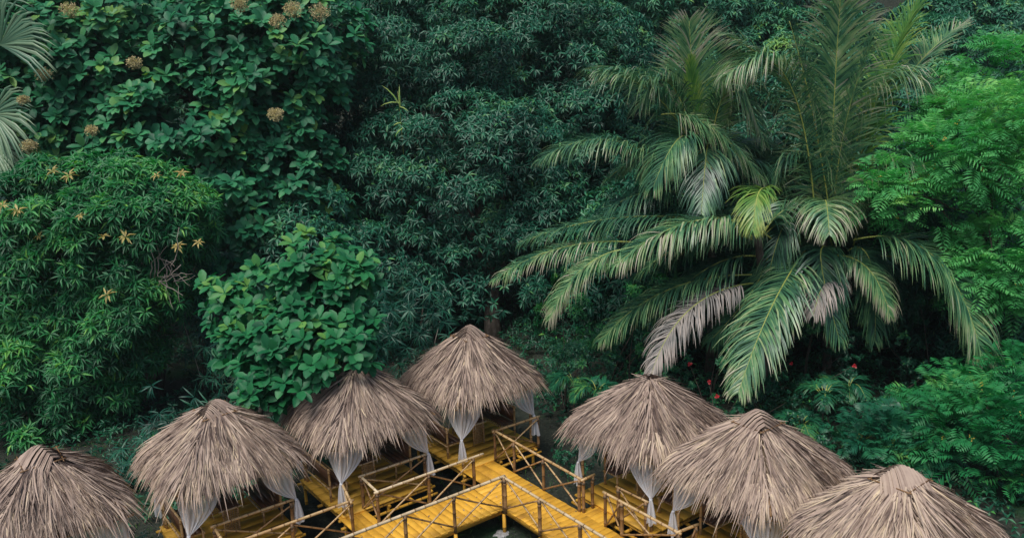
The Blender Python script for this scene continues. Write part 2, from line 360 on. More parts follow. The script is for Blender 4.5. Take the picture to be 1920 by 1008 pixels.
def plank_mesh(L, w, th, seed):
    r = np.random.RandomState(seed); mb = MB()
    e = .006
    x = np.array([-L/2, -L/2+e, 0, L/2-e, L/2]); ys = w/2
    P = []
    prof = [(-ys, -th/2), (-ys, th/2-e), (-ys+e, th/2), (ys-e, th/2), (ys, th/2-e), (ys, -th/2)]
    for xx in x:
        sh = 0 if abs(xx) < L/2-1e-6 else e
        wob = r.uniform(-.004, .004)
        for (a, b) in prof: P.append((xx, a+wob, b-(sh if b > 0 else 0)))
    k = len(prof); f = []
    for i in range(len(x)-1):
        for j in range(k):
            j2 = (j+1) % k; f.append((i*k+j, (i+1)*k+j, (i+1)*k+j2, i*k+j2))
    f3 = []
    for j in range(1, k-1): f3.append((0, j+1, j)); f3.append(((len(x)-1)*k, (len(x)-1)*k+j, (len(x)-1)*k+j+1))
    mb.add(P, f3, f, .5+r.uniform(-.1, .1)); return mb.mesh('plank', MAT['yellow'])
def place(me, name, parent, loc, rz=0.):
    o = link(bpy.data.objects.new(name, me), parent); o.location = Vector([float(v) for v in loc]); o.rotation_euler = (0, 0, rz); return o

# walkway: one raised deck made of two arms
wk = empty('walkway', W(0, 0, 0), 'raised V-shaped walkway of yellow painted planks running between the thatched huts', 'walkway')
pl_meshes = [plank_mesh(WW-.01, .185, .035, i) for i in range(5)]
rzL = math.atan2(Rd[1], Rd[0]); rzR = math.atan2(Ld[1], Ld[0])
n = 0; s = .1
while s < 11.5:
    o = place(pl_meshes[rng.randint(5)], 'plank', wk, W(s+rng.uniform(-.003, .003), -WW/2+rng.uniform(-.012, .012), -.02+rng.uniform(-.003, .003)), rzL+rng.uniform(-.006, .006)); s += .197
t = -WW+.1
while t < 11.5:
    o = place(pl_meshes[rng.randint(5)], 'plank', wk, W(-WW/2+rng.uniform(-.012, .012), t, -.02+rng.uniform(-.003, .003)), rzR+rng.uniform(-.006, .006)); t += .197
mb = MB()
for tt in (-.06, -WW+.1, -WW/2):          # beams under the left arm
    if tt == -.06: box(mb, W(5.8, tt, -.1), (11.5, .06, .12), math.atan2(Ld[1], Ld[0]))
    else: box(mb, W(5.8, tt, -.1), (11.4, .06, .12), math.atan2(Ld[1], Ld[0]))
for ss in (-.06, -WW+.1, -WW/2):
    box(mb, W(ss, 5.1, -.103), (.06, 12.9, .12), math.atan2(Ld[1], Ld[0]))
for o_ in mb.v: o_ -= 0
b_ = mb.build('beam', MAT['yellow'], wk, W(0, 0, 0))
# planks were placed in world coordinates: the walkway empty stands at the origin, so they coincide
def pile(s, t, par, zt=-.16, r=.05, org=None):
    mb = MB(); a = W(s, t, GZ-.05); b = W(s, t, zt); bamboo(mb, a, b, r, .35, 8, 0, .5)
    return mb.build('pile', MAT['yellow'], par, par.location, smooth=True)
for ss in (0., 1.557, 2.989, 4.45, 5.9, 7.35, 8.8): pile(ss, .0, wk)
for tt in (1.543, 3.077, 4.6, 6.1, 7.6, 9.1): pile(.0, tt, wk)
for ss in (.2, 3, 6.9, 10): pile(ss, -WW+.05, wk)
for tt in (-.086, 2.4, 5.9, 9.3): pile(-WW+.05, tt, wk)
pile(-WW+.05, -WW+.05, wk)
# smooth connector boards to the huts
cb1 = plank_mesh(1.06, .36, .03, 31); cb2 = plank_mesh(1.15, .3, .03, 33)
for k_, off in enumerate((-.53, -.9, -1.27)): place(cb1, 'connector_board', wk, W(off, -WW-.52, -.012), rzL)
for base in (2.17, 6.11, 10.04):
    for k_ in range(4): place(pl_meshes[k_], 'connector_board', wk, W(base+.8+k_*.19, -WW-.345-.0, -.024), rzL)
for base in (2.1, 5.53, 8.95):
    for k_ in range(5): place(pl_meshes[k_ % 5], 'connector_board', wk, W(-WW-.0, base-.6+k_*.19, -.031), rzR)
wk_fix = [c for c in wk.children]
mb = MB(); c0 = atz(941, 1003, GZ)
th = np.linspace(0, 2*PI, 18, endpoint=False); rr = .3*(1+.15*rng.randn(18))
mb.add(np.concatenate([[[0, 0, .07]], np.stack([rr*.6*np.cos(th), rr*.6*np.sin(th), np.full(18, .06)], 1), np.stack([rr*np.cos(th), rr*np.sin(th), np.full(18, -.02)], 1)]),
       [(0, 1+i, 1+(i+1) % 18) for i in range(18)], [(1+i, 19+i, 19+(i+1) % 18, 1+(i+1) % 18) for i in range(18)])
fo = mb.build('concrete_footing', MAT['concrete'], smooth=True); fo.location = Vector((float(c0[0]), float(c0[1]), GZ))
fo['label'] = 'rough grey concrete footing around the yellow post below the walkway corner'; fo['category'] = 'footing'

# railings ---------------------------------------------------------
HR = .9
def railing(label, pts, brace=None, post_r=.045, rail_r=.036, mat='bamboo', over=(0, 0), tall=None, group='bamboo railings along the walkway', single=False):
    """pts: list of (s,t) post positions; consecutive ones are joined by a handrail and crossed braces"""
    org = W(pts[0][0], pts[0][1], 0)
    e = empty('bamboo_railing', org, label, 'railing', group)
    for i, (s, t) in enumerate(pts):
        mb = MB(); bamboo(mb, W(s, t, -.1), W(s, t, HR+.03), post_r*rng.uniform(.9, 1.1), .3, 8, .02, .33); po = mb.build('post', MAT['bamboodark'], e, org, smooth=True)
        mb = MB(); q0 = W(s, t, HR-.1); tube(mb, [q0, q0+[0, 0, .03], q0+[0, 0, .06]], [post_r*1.2, post_r*1.28, post_r*1.2], 8, .05); mb.build('lashing', MAT['liner'], po, org, smooth=True)
    P = [W(s, t, HR+.035) for s, t in pts]
    # straight runs get one long handrail
    runs = [[0]]
    for i in range(1, len(P)):
        runs[-1].append(i)
        if i < len(P)-1:
            a = unit(P[i]-P[i-1]); b = unit(P[i+1]-P[i])
            if a@b < .9: runs.append([i])
    for ri, r_ in enumerate(runs):
        a, b = P[r_[0]], P[r_[-1]]; d = unit(b-a)
        mb = MB(); bamboo(mb, a-d*(.08 if ri or not over[0] else over[0])+[0, 0, .02*ri], b+d*(.08 if ri < len(runs)-1 or not over[1] else over[1])+[0, 0, .02*ri], rail_r, .33, 8, .002, .62)
        mb.build('handrail', MAT[mat], e, org, smooth=True)
    for i in range(len(P)-1):
        a, b = P[i].copy(), P[i+1].copy(); d = unit(b-a); nrm = np.array([-d[1], d[0], 0])
        lo, hi = .06, HR-.04
        if np.linalg.norm(b-a) < .45: continue
        a0, b0 = a+d*.05, b-d*.05
        p = [np.array([a0[0], a0[1], hi]), np.array([b0[0], b0[1], lo]), np.array([a0[0], a0[1], lo]), np.array([b0[0], b0[1], hi])]
        mb = MB(); bamboo(mb, p[0]+nrm*.03, p[1]+nrm*.03, .024, .3, 6, .018, .55); mb.build('brace', MAT['bamboo'], e, org, smooth=True)
        if not single:
            mb = MB(); bamboo(mb, p[2]-nrm*.03, p[3]-nrm*.03, .024, .3, 6, .018, .45); mb.build('brace', MAT['bamboodark'], e, org, smooth=True)
    return e
railing('pale bamboo railing along the inner edge of the left walkway arm', [(0, 0), (1.557, 0), (2.989, 0), (4.45, 0), (5.9, 0), (7.35, 0), (8.8, 0)], mat='bamboolight', rail_r=.042)
railing('bamboo railing along the inner edge of the right walkway arm', [(0, .08), (0, 1.543), (0, 3.077), (0, 4.6), (0, 6.1), (0, 7.6), (0, 9.1)], mat='bamboolight')
railing('bamboo railing between the corner hut and the hut under the large-leaved tree', [(-.05, -WW), (1.42, -WW), (2.97, -WW), (2.9, -2.45), (.95, -2.42)], over=(.35, 0), mat='bamboolight')
railing('bamboo railing in front of the second hut from the left edge', [(3.45, -2.5), (3.71, -WW), (5.3, -WW), (6.91, -WW), (6.84, -2.45), (4.9, -2.42)])
railing('bamboo railing from the corner hut down the outer side of the right walkway arm', [(-3.15, -2.42), (-1.52, -2.46), (-WW-.02, -WW), (-WW, -.086), (-WW, 1.42)])
railing('bamboo railing running between the right walkway arm and the hut with the shaggy peak', [(-WW, 2.41), (-WW, 3.0), (-WW, 4.86), (-1.98, 4.92)])
railing('short bamboo railing on the floor edge of the hut with the shaggy peak', [(-1.9, 2.42), (-1.93, 3.36)], single=False, rail_r=.03)
railing('short bamboo railing stub at the entrance of the hut right of the corner', [(-WW-.05, 1.52), (-1.85, 1.5)], single=True)

# ------------------------------------------------------------------ huts
def thatch_meshes():
    out = []
    for i in range(8):
        mb = MB(); r = np.random.RandomState(50+i); L = 1.; k = 5; w = .015
        y = np.linspace(0, 1, k); cur = r.uniform(-.05, .05)
        vs_ = []
        for j in range(k):
            ww = w*1.15*(1.0, 1.1, 1., .6, .06)[j]; z = -.10*y[j]**2+.01; x = cur*y[j]**2*2
            vs_ += [(x-ww, y[j], z), (x, y[j], z+ww*.5), (x+ww, y[j], z)]
        f = []
        for j in range(k-1):
            a = j*3; f += [(a, a+1, a+4, a+3), (a+1, a+2, a+5, a+4)]
        mb.add(vs_, None, f, r.choice([.25, .45, .55, .6, .72, .85, .95]+[.5])); out.append(mb.mesh('thatch_strip', MAT['thatch']))
    return out
TM = thatch_meshes()
POST = 1.28; EZ = 1.95
def roof_z(x, y, top, eave, half):
    r = (np.abs(x)**6.0+np.abs(y)**6.0)**(1/6.0)/half
    r = np.sqrt(r*r+.018)-.134*np.clip(1-r, 0, 1)
    g = np.where(r < 1, .92*r+.08*r**2.5, 1+.8*(r-1))
    return top-(top-eave)*g, r
def hut(name_loc, rz, desc, top=3.62, cap=True, detail=True, seed=0, tone=.5, corner_ids=(0, 1, 2, 3), right_bench=True, half=1.78):
    global rng
    keep = rng; rng = np.random.RandomState(900+seed)
    c, s_ = math.cos(rz), math.sin(rz)
    h = empty('thatched_hut', name_loc, desc[0], 'hut', 'thatched bamboo huts', rz)
    # floor boards
    nb = 7; wb = 2.76/nb
    for i in range(nb):
        mb = MB(); box(mb, (0, 0, 0), (2.8+rng.uniform(-.02, .03), wb-.001, .05), 0, .6+rng.uniform(-.04, .04))
        o = mb.build('floor_board', MAT['yellow'], h); o.location = (0, -1.38+wb*(i+.5), .015+rng.uniform(-.001, .001))
    for i, (a, b) in enumerate([((-1.5, -1.33, -.07), (1.5, -1.33, -.07)), ((-1.5, 1.33, -.07), (1.5, 1.33, -.07)), ((-1.33, -1.46, -.13), (-1.33, 1.46, -.13)), ((1.33, -1.46, -.13), (1.33, 1.46, -.13)), ((-1.5, -1.46, -.24), (1.5, -1.46, -.24)), ((0, -1.42, -.13), (0, 1.4, -.13)), ((.66, -1.56, -.15), (.66, 1.4, -.15)), ((-1.5, 0, -.2), (1.5, 0, -.2))]):
        mb = MB(); bamboo(mb, a, b, .042, .35, 8, .003, .5); mb.build('floor_beam', MAT['yellow'], h, smooth=True)
    for x in (-1.3, 0, 1.3):
        for y in (-1.3, 1.3):
            mb = MB(); bamboo(mb, (x, y, GZ-.05), (x, y, -.1), .045, .35, 8, 0, .5); mb.build('pile', MAT['yellow'], h, smooth=True)
    for x in (-POST, POST):
        for y in (-POST, POST):
            mb = MB(); bamboo(mb, (x, y*.98, .02), (x, y*.98, EZ+.25), .043, .36, 8, .004, .5); mb.build('post', MAT['bamboo'], h, smooth=True)
    for a, b in [((-1.5, -POST, EZ), (1.5, -POST, EZ)), ((-1.5, POST, EZ), (1.5, POST, EZ)), ((-POST, -1.5, EZ+.08), (-POST, 1.5, EZ+.08)), ((POST, -1.5, EZ+.08), (POST, 1.5, EZ+.08))]:
        mb = MB(); bamboo(mb, a, b, .035, .36, 8, .003, .45); mb.build('eave_beam', MAT['bamboodark'], h, smooth=True)
    # roof ---------------------------------------------------------
    eave = 2.14
    n = 33; g = np.linspace(-half*.98, half*.98, n); X, Y = np.meshgrid(g, g); Z, r = roof_z(X, Y, top, eave, half); Z = Z-.11
    mb = MB(); i = np.arange(n-1)[:, None]*n+np.arange(n-1)[None]
    f = np.stack([i, i+1, i+n+1, i+n], -1).reshape(-1, 4)
    rf = r.ravel()[f].max(1) < 1.02
    mb.add(np.stack([X, Y, Z], -1).reshape(-1, 3), None, f[rf], .5)
    roof = mb.build('roof', MAT['liner'], h, smooth=True)
    for k_ in range(4):
        a = (-1, 1, 1, -1)[k_]*half*.9, (-1, -1, 1, 1)[k_]*half*.9
        mb = MB(); bamboo(mb, (a[0], a[1], eave+.02), (0, 0, top-.15), .03, .4, 6, 0, .4); mb.build('rafter', MAT['bamboodark'], roof, smooth=True)
    # strips
    N = 6600
    u = rng.beta(1.75, 1.0, N)*.86+.06
    phi = rng.uniform(0, 2*PI, N)
    # square-ish distribution
    cx_, cy_ = np.cos(phi), np.sin(phi); m = 1/((np.abs(cx_)**6.0+np.abs(cy_)**6.0)**(1/6.0))
    x = cx_*m*u*half; y = cy_*m*u*half
    d2 = unit(np.stack([x, y], 1)+rng.normal(0, .03, (N, 2)))
    # mix the radial direction with the slope direction of the face
    fx = np.where(np.abs(x) > np.abs(y), np.sign(x), 0.); fy = np.where(np.abs(x) > np.abs(y), 0., np.sign(y))
    wmix = rng.uniform(.1, .5, N)[:, None]
    d2 = unit(d2*(1-wmix)+np.stack([fx, fy], 1)*wmix)
    ang = rng.normal(0, .14, N)+.12*np.sin(phi*7+seed); d2 = np.stack([d2[:, 0]*np.cos(ang)-d2[:, 1]*np.sin(ang), d2[:, 0]*np.sin(ang)+d2[:, 1]*np.cos(ang)], 1)
    L = rng.uniform(.55, 1.15, N)
    L = np.minimum(L, (half*(1-u)+rng.uniform(.0, .34, N)+.04+(rng.rand(N) < .24)*rng.uniform(.08, .42, N))*m*.95)
    z0, _ = roof_z(x, y, top, eave, half)
    e = .1; z1, _ = roof_z(x+d2[:, 0]*e, y+d2[:, 1]*e, top, eave, half)
    sl = (z1-z0)/e
    lift = rng.uniform(.0, .10, N)
    tilt = rng.normal(.05, .06, N)
    D = unit(np.stack([d2[:, 0], d2[:, 1], sl+tilt], 1))
    hv = (u*half*1.0+L*.85 > half*1.02)
    z0 = z0+.04*np.sin(4.1*x+seed*1.7)*np.cos(3.7*y+seed)+.02*np.sin(9*x+seed)*np.sin(8*y)
    P = np.stack([x, y, z0+.015+lift], 1)
    tonev = np.clip(rng.normal(tone, .12, N)+.10*np.sin(phi*11+u*5+seed)+np.where(rng.rand(N) < .2, -.34, 0)+np.where(rng.rand(N) < .07, .22, 0), 0, 1)
    # order by apparent size: strips on the side that faces the camera and near the fringe are the single parts
    Rm = np.array([[c, -s_], [s_, c]])
    wd2 = d2@Rm.T; score = wd2[:, 1]*-1+.9*u+rng.rand(N)*.5
    pick = np.zeros(N, bool); pick[np.argsort(-score)[:260 if detail else 60]] = True
    mb = MB(); K = 5
    def strips(P, D, L, tv):
        n_ = len(P); Up = np.tile(np.array([0, 0, 1.]), (n_, 1)); Up = Up+rng.normal(0, .35, (n_, 3))
        S = unit(np.cross(D, Up)); Nn = np.cross(S, D)
        w = rng.uniform(.007, .02, n_); cur = rng.normal(0, .045, n_)
        ys = np.linspace(0, 1, K); V = np.zeros((n_, K, 2, 3)); wf = (1., 1.1, .95, .6, .06)
        for j in range(K):
            ctr = P+D*(L*ys[j])[:, None]+S*(cur*ys[j]**2*2*L)[:, None]
            # droop beyond the eave
            rr_ = (np.abs(ctr[:, 0])**6.0+np.abs(ctr[:, 1])**6.0)**(1/6.0)
            ctr[:, 2] -= np.clip(rr_-half*.98, 0, 1)**1.3*.8
            V[:, j, 0] = ctr-S*(w*wf[j])[:, None]; V[:, j, 1] = ctr+S*(w*wf[j])[:, None]+Nn*(w*.4)[:, None]
        idx = np.arange(n_)[:, None]*K*2+np.arange(K-1)[None]*2
        f = np.stack([idx, idx+1, idx+3, idx+2], -1).reshape(-1, 4)
        mb.add(V.reshape(-1, 3), None, f, np.repeat(tv, K*2))
    q = ~pick; strips(P[q], D[q], L[q], tonev[q])
    mb.build('thatch', MAT['thatch'], roof, kind='stuff')
    for p, d, l in zip(P[pick], D[pick], L[pick]):
        S = unit(np.cross(d, [rng.normal(0, .2), rng.normal(0, .2), 1.])); Nn = np.cross(S, d)
        o = link(bpy.data.objects.new('thatch_strip', TM[rng.randint(8)]), roof)
        w_ = rng.uniform(.6, 1.0)
        if True:
            dd = d.copy(); dd[2] -= .08; dd = unit(dd); 
        o.matrix_local = Matrix([[S[0]*w_, dd[0]*l, Nn[0]*w_, p[0]], [S[1]*w_, dd[1]*l, Nn[1]*w_, p[1]], [S[2]*w_, dd[2]*l, Nn[2]*w_, p[2]+.012], [0, 0, 0, 1]])
    if cap:
        # folded leaf sheet over the peak with its binding sticks
        mb = MB(); ca = rng.uniform(-.3, .3)+PI/4*(1 if seed % 2 else -1); u1 = np.array([math.cos(ca), math.sin(ca)]); u2 = np.array([-u1[1], u1[0]])
        for k_ in range(30):
            q_ = -.4+.8*k_/29
            pts = []
            tw = rng.normal(0, .05)
            for tt in np.linspace(-1, 1, 9):
                ln = .58+.05*math.sin(k_*1.3)+rng.uniform(-.02, .02)
                xy = u1*q_*(1+.55*abs(tt))+u2*tt*ln+u1*tw*tt*.6; zz, _ = roof_z(xy[0], xy[1], top, eave, half)
                zz = float(zz)+.05+.16*(1-abs(tt)**1.5)-.3*q_*q_+.012*(k_ % 3)
                w_ = .018+.014*abs(tt); sd3 = np.array([u1[0], u1[1], -.3*q_])*w_; c3 = np.array([xy[0], xy[1], zz])
                pts += [c3-sd3, c3+sd3]
            mb.add(pts, None, [(2*j, 2*j+1, 2*j+3, 2*j+2) for j in range(8)], np.clip(tone-.07+rng.normal(0, .09), 0, 1))
        mb.build('ridge_cap', MAT['thatch'], roof, kind='stuff')
        for sx in (-1, 1):
            for ax_ in (0, 1):
                p0 = [-.46, sx*.4]; p1 = [.46, sx*.4]
                if ax_: p0 = p0[::-1]; p1 = p1[::-1]
                z_ = roof_z(np.array(.4), np.array(.2), top, eave, half)[0]+.13+.02*ax_
                mb = MB(); bamboo(mb, (*p0, z_-.02), (*p1, z_+rng.uniform(-.03, .03)), .014, .3, 6, .01, .3); mb.build('binding_stick', MAT['bamboodark'], roof, smooth=True)
    else:
        P2 = np.zeros((160, 3)); a = rng.uniform(0, 6.28, 160); P2[:, 0] = .12*np.cos(a); P2[:, 1] = .12*np.sin(a); P2[:, 2] = top-.02+rng.uniform(-.05, .05, 160)
        D2 = unit(np.stack([np.cos(a), np.sin(a), rng.normal(-.6, .35, 160)], 1)); mb = MB(); strips(P2, D2, rng.uniform(.25, .6, 160), np.clip(rng.normal(tone, .15, 160), 0, 1)); mb.build('peak_tuft', MAT['thatch'], roof)
    # furniture -----------------------------------------------------
    def world(p): return (name_loc[0]+c*p[0]-s_*p[1], name_loc[1]+s_*p[0]+c*p[1], p[2])
    if detail:
        for sx, side in ((-1, 'left'), (1, 'right')):
            if sx == 1 and not right_bench: continue
            b = empty('bench', world((sx*1.0, .35, .04)), f'brown bench on the {side} side of the {desc[1]}', 'bench', 'benches in the huts', rz)
            for j in range(3):
                mb = MB(); box(mb, (-sx*.13+sx*j*.15, 0, .44), (.145, 1.55, .03), 0, .5+rng.uniform(-.15, .15)); mb.build('seat_plank', MAT['wood'], b)
            mb = MB(); box(mb, (sx*.25, .0, .70), (.03, 1.5, .42), 0, .5); mb.build('backrest', MAT['wood'], b)
            for y in (-.78, .78):
                mb = MB(); bamboo(mb, (sx*.27, y, 0), (sx*.27, y, 1.0), .035, .3, 8, .003, .5); mb.build('leg', MAT['bamboo'], b, smooth=True)
                mb = MB(); bamboo(mb, (-sx*.22, y, 0), (-sx*.22, y, .47), .032, .3, 8, .003, .5); mb.build('leg', MAT['bamboo'], b, smooth=True)
                mb = MB(); bamboo(mb, (-sx*.26, y, .40), (sx*.3, y, .40), .022, .3, 6, .0, .5); mb.build('stretcher', MAT['bamboo'], b, smooth=True)
            mb = MB(); bamboo(mb, (sx*.27, -.85, .95), (sx*.27, .85, .95), .03, .3, 8, 0, .55); mb.build('top_rail', MAT['bamboo'], b, smooth=True)
            mb = MB(); bamboo(mb, (sx*.3, -.82, .40), (sx*.3, .82, .40), .026, .3, 8, 0, .55); mb.build('side_rail', MAT['bamboo'], b, smooth=True)
            mb = MB(); bamboo(mb, (-sx*.25, -.82, .41), (-sx*.25, .82, .41), .026, .3, 8, 0, .55); mb.build('side_rail', MAT['bamboo'], b, smooth=True)
        tb = empty('table', world((0., .35, .04)), f'brown table with woven end panels in the {desc[1]}', 'table', 'tables in the huts', rz)
        for j in range(3):
            mb = MB(); box(mb, (-.17+.17*j, 0, .73), (.165, 1.25, .03), 0, .5+rng.uniform(-.1, .1)); mb.build('tabletop_plank', MAT['wood'], tb)
        for y in (-.6, .6):
            mb = MB(); bamboo(mb, (-.3, y*1.04, .71), (.3, y*1.04, .71), .024, .25, 6, 0, .65); mb.build('edge_rail', MAT['bamboolight'], tb, smooth=True)
            for x_ in (-.19, .19):
                mb = MB(); bamboo(mb, (x_, y, 0), (x_, y, .7), .026, .25, 6, 0, .5); mb.build('leg', MAT['bamboo'], tb, smooth=True)
            mb = MB()
            for q_ in np.arange(-.17, .171, .034*1.6): box(mb, (q_, y, .37), (.02, .012, .62), 0, .55)
            for q_ in np.arange(.08, .68, .05): box(mb, (0, y-.013, q_), (.36, .012, .018), 0, .4)
            mb.build('woven_panel', MAT['bamboo'], tb)
    # curtains ------------------------------------------------------
    names = {0: 'front left', 1: 'front right', 2: 'back right', 3: 'back left'}
    for k_ in corner_ids:
        sx, sy = ((-1, -1), (1, -1), (1, 1), (-1, 1))[k_]
        inner = (k_ == 0)
        cl = empty('curtain', world((sx*POST, sy*POST, 0)), f'sheer curtain tied to the {desc[2][k_]} post of the {desc[1]}', 'curtain', 'sheer curtains tied to the hut posts', rz)
        nu, nv = 46, 16; u_ = np.linspace(-1, 1, nu); v_ = np.linspace(0, 1, nv); U_, V_ = np.meshgrid(u_, v_)
        lA, lB = (.8, .8)
        ox = np.where(U_ < 0, -U_*lA, 0.)*-sx; oy = np.where(U_ > 0, U_*lB, 0.)*-sy
        rnd = .12*np.exp(-(U_/.25)**2)
        hf = 1-V_**2.7; tz = .98
        X = ox*hf+(-sx)*rnd*0+sx*.03*V_; Y = oy*hf+sy*.03*V_
        z = (EZ+.02)*(1-V_)+tz*V_ - .18*np.abs(U_)**2*np.sin(PI*V_)*0
        z = z+np.abs(U_)**2*.12*V_*(1-V_)*2
        fold = np.sin(U_*(27+k_*2)+seed+k_)*.045*(1-V_*.85)+np.sin(U_*13+2+k_)*.02*(1-V_)
        X = X+np.where(U_ > 0, fold, 0)*sx+sx*.045; Y = Y+np.where(U_ <= 0, fold, 0)*sy+sy*.045
        mb = MB(); i = np.arange(nv-1)[:, None]*nu+np.arange(nu-1)[None]; f = np.stack([i, i+1, i+nu+1, i+nu], -1).reshape(-1, 4)
        edge = np.clip((np.abs(U_)-.9)*10, 0, 1)
        op = .6+.18*np.sin(U_*30+seed+k_+.7)+.3*V_**2.5+.2*edge
        mb.add(np.stack([X, Y, z], -1).reshape(-1, 3), None, f, np.clip(op, .3, .95).ravel()); mb.build('drape', MAT['curtain'], cl, smooth=True)
        nu, nv = 28, 10; a_ = np.linspace(0, 2*PI, nu); v_ = np.linspace(0, 1, nv); A_, V_ = np.meshgrid(a_, v_)
        rad = .028+.085*V_**.7; rad = rad*(1+.35*np.sin(A_*5+k_)+.18*np.sin(A_*9))
        zz = tz-V_*(.62+.04*np.sin(A_*4+seed))
        mb = MB(); i = np.arange(nv-1)[:, None]*nu+np.arange(nu-1)[None]; f = np.stack([i, i+1, i+nu+1, i+nu], -1).reshape(-1, 4)
        mb.add(np.stack([sx*.075+rad*np.cos(A_)+.02*V_, sy*.075+rad*np.sin(A_), zz], -1).reshape(-1, 3), None, f, np.clip(.66+.12*np.sin(A_*5+k_+1), 0, 1).ravel()); mb.build('tail', MAT['curtain'], cl, smooth=True)
        mb = MB(); tube(mb, [(sx*.06, sy*.06, tz-.02), (sx*.065, sy*.065, tz+.02)], .042, 10, .95); mb.build('tie', MAT['curtain'], cl, smooth=True)
    rng = keep
    return h
LN = {0: 'left', 1: 'front', 2: 'right', 3: 'back'}
CN = {0: 'front left', 1: 'front right', 2: 'back right', 3: 'back left'}
def hc(s, t): return W(s, t, 0)
# local corners: left huts and corner hut 0 = nearest to the camera (s+,t+), 1 = right, 2 = back, 3 = left
CL = {0: 'nearest', 1: 'right-hand', 2: 'rear', 3: 'left-hand'}
CR = {0: 'left-hand', 1: 'nearest', 2: 'right-hand', 3: 'rear'}
hut(hc(-1.72, -3.84), RZ_L, ('farthest thatched bamboo hut standing behind the corner of the V-shaped walkway', 'hut behind the walkway corner', CL), top=3.66, seed=1, corner_ids=(0, 1, 2, 3), half=1.7)
hut(hc(2.17, -3.74), RZ_L, ('thatched bamboo hut whose roof is partly covered by the large-leaved tree', 'hut under the large-leaved tree', CL), top=3.5, cap=False, seed=2, tone=.5, corner_ids=(0, 1, 2, 3), half=1.7)
hut(hc(6.11, -3.74), RZ_L, ('second thatched hut from the left edge, with a bent leaf cap on its peak', 'second hut from the left', CL), top=3.42, seed=3, tone=.55, corner_ids=(0, 1, 3), half=1.69)
hut(hc(10.04, -3.74), RZ_L, ('leftmost thatched bamboo hut, cut by the left edge of the photo', 'leftmost hut', CL), top=3.42, seed=4, tone=.53, detail=False, corner_ids=(1, 2), half=1.52)
hut(hc(-3.36, 2.1), RZ_R, ('thatched hut right of the walkway corner, its shaggy peak touched by a palm frond', 'hut touched by the palm frond', CR), top=3.42, cap=False, seed=5, tone=.49, corner_ids=(0, 1), half=1.69)
hut(hc(-3.36, 5.53), RZ_R, ('middle one of the three thatched bamboo huts on the right, with a broad smooth cap', 'middle hut on the right', CR), top=3.42, seed=6, tone=.58, corner_ids=(0, 1), half=1.68)
hut(hc(-3.36, 8.95), RZ_R, ('thatched bamboo hut nearest the bottom right corner of the photo', 'rightmost hut', CR), top=3.33, seed=7, tone=.6, detail=False, corner_ids=(), half=1.58)

# ------------------------------------------------------------------ vegetation
def limb(mb, a, b, r0, r1, wob=.1, n=7, k=7):
    a = np.asarray(a, float); b = np.asarray(b, float); t = np.linspace(0, 1, n); L = np.linalg.norm(b-a)
    P = a+(b-a)*t[:, None]+np.cumsum(rng.normal(0, wob*L/n, (n, 3)), 0)*np.sin(PI*t)[:, None]
    tube(mb, P, r0+(r1-r0)*t, k, .5); return P
VARS = (.3, .42, .5, .58, .68, .8)
def leaf_protos(kind, mat):
    out = []
    for v in VARS:
        mb = MB(); t, f = tmpl(kind); mb.add(t, f, None, v); out.append(mb.mesh('leaf', mat, smooth=False))
    return out
def tree(name, label, base, ells, mat, kind, clump_r, n_clumps, per, k, L, Wd, group=None, trunk_r=.25, top=None, n_limbs=10, n_parts=0, spread=.9, sag=.35, fill=.5, squash=.8, cat='tree', trunk_pts=None, young=.1, face=0., jit=.25, up=.45):
    base = np.asarray(base, float)
    e = empty(name, base, label, cat, group)
    Q, A, T, clumps = crown_points(ells, clump_r, n_clumps, per, fill, up=up, squash=squash)
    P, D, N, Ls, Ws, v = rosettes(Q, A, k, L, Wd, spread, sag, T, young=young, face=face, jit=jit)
    if n_parts:
        dist = np.linalg.norm(P-CAM, axis=1); vd = unit(CAM-P)
        # projected inside the frame?
        rel = P-CAM; z = rel@FWD; px = 960+F_PX*(rel@RGT)/z; py = 504-F_PX*(rel@UPV)/z
        S_, D_, N_ = leaf_axes(D, N); face = np.abs((N_*vd).sum(1))
        cc = np.repeat(((Q-np.mean([e_[0] for e_ in ells], 0))@FWD), k)
        ok = (px > 0) & (px < 1920) & (py > 0) & (py < 1008)
        sc = Ls*Ws*face/dist**2*1e4-cc*.12-(~ok)*99
        pick = np.argsort(-sc)[:n_parts]; mask = np.ones(len(P), bool); mask[pick] = False
        protos = leaf_protos(kind, MAT[mat]); vi = np.clip(np.searchsorted(VARS, v[pick]), 0, 5)
        for j, q in enumerate(pick):
            o = link(bpy.data.objects.new('leaf', protos[vi[j]]), e); p = P[q]-base; a, b, c_ = S_[q]*Ws[q], D_[q]*Ls[q], N_[q]*Ls[q]
            o.matrix_local = Matrix([[a[0], b[0], c_[0], p[0]], [a[1], b[1], c_[1], p[1]], [a[2], b[2], c_[2], p[2]], [0, 0, 0, 1]])
        P, D, N, Ls, Ws, v = P[mask], D[mask], N[mask], Ls[mask], Ws[mask], v[mask]
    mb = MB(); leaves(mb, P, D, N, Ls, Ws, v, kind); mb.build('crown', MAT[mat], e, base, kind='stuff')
    mb = MB(); tp = np.asarray(top if top is not None else np.mean([e_[0] for e_ in ells], 0), float)
    Pt = limb(mb, base, tp, trunk_r, trunk_r*.4, .12, 9, 10) if trunk_pts is None else None
    if trunk_pts is not None: tube(mb, np.array(trunk_pts), np.linspace(trunk_r, trunk_r*.5, len(trunk_pts)), 10); Pt = np.array(trunk_pts)
    mb.build('trunk', MAT['bark'], e, base, smooth=True)
    if n_limbs:
        for _ in range(n_limbs):
            mb = MB(); j = rng.randint(len(Pt)//2, len(Pt)); c_ = clumps[rng.randint(len(clumps))]
            limb(mb, Pt[j], c_, trunk_r*.35, .02, .14, 7, 6); mb.build('limb', MAT['bark'], e, base, smooth=True)
    return e, Q, A, T, clumps
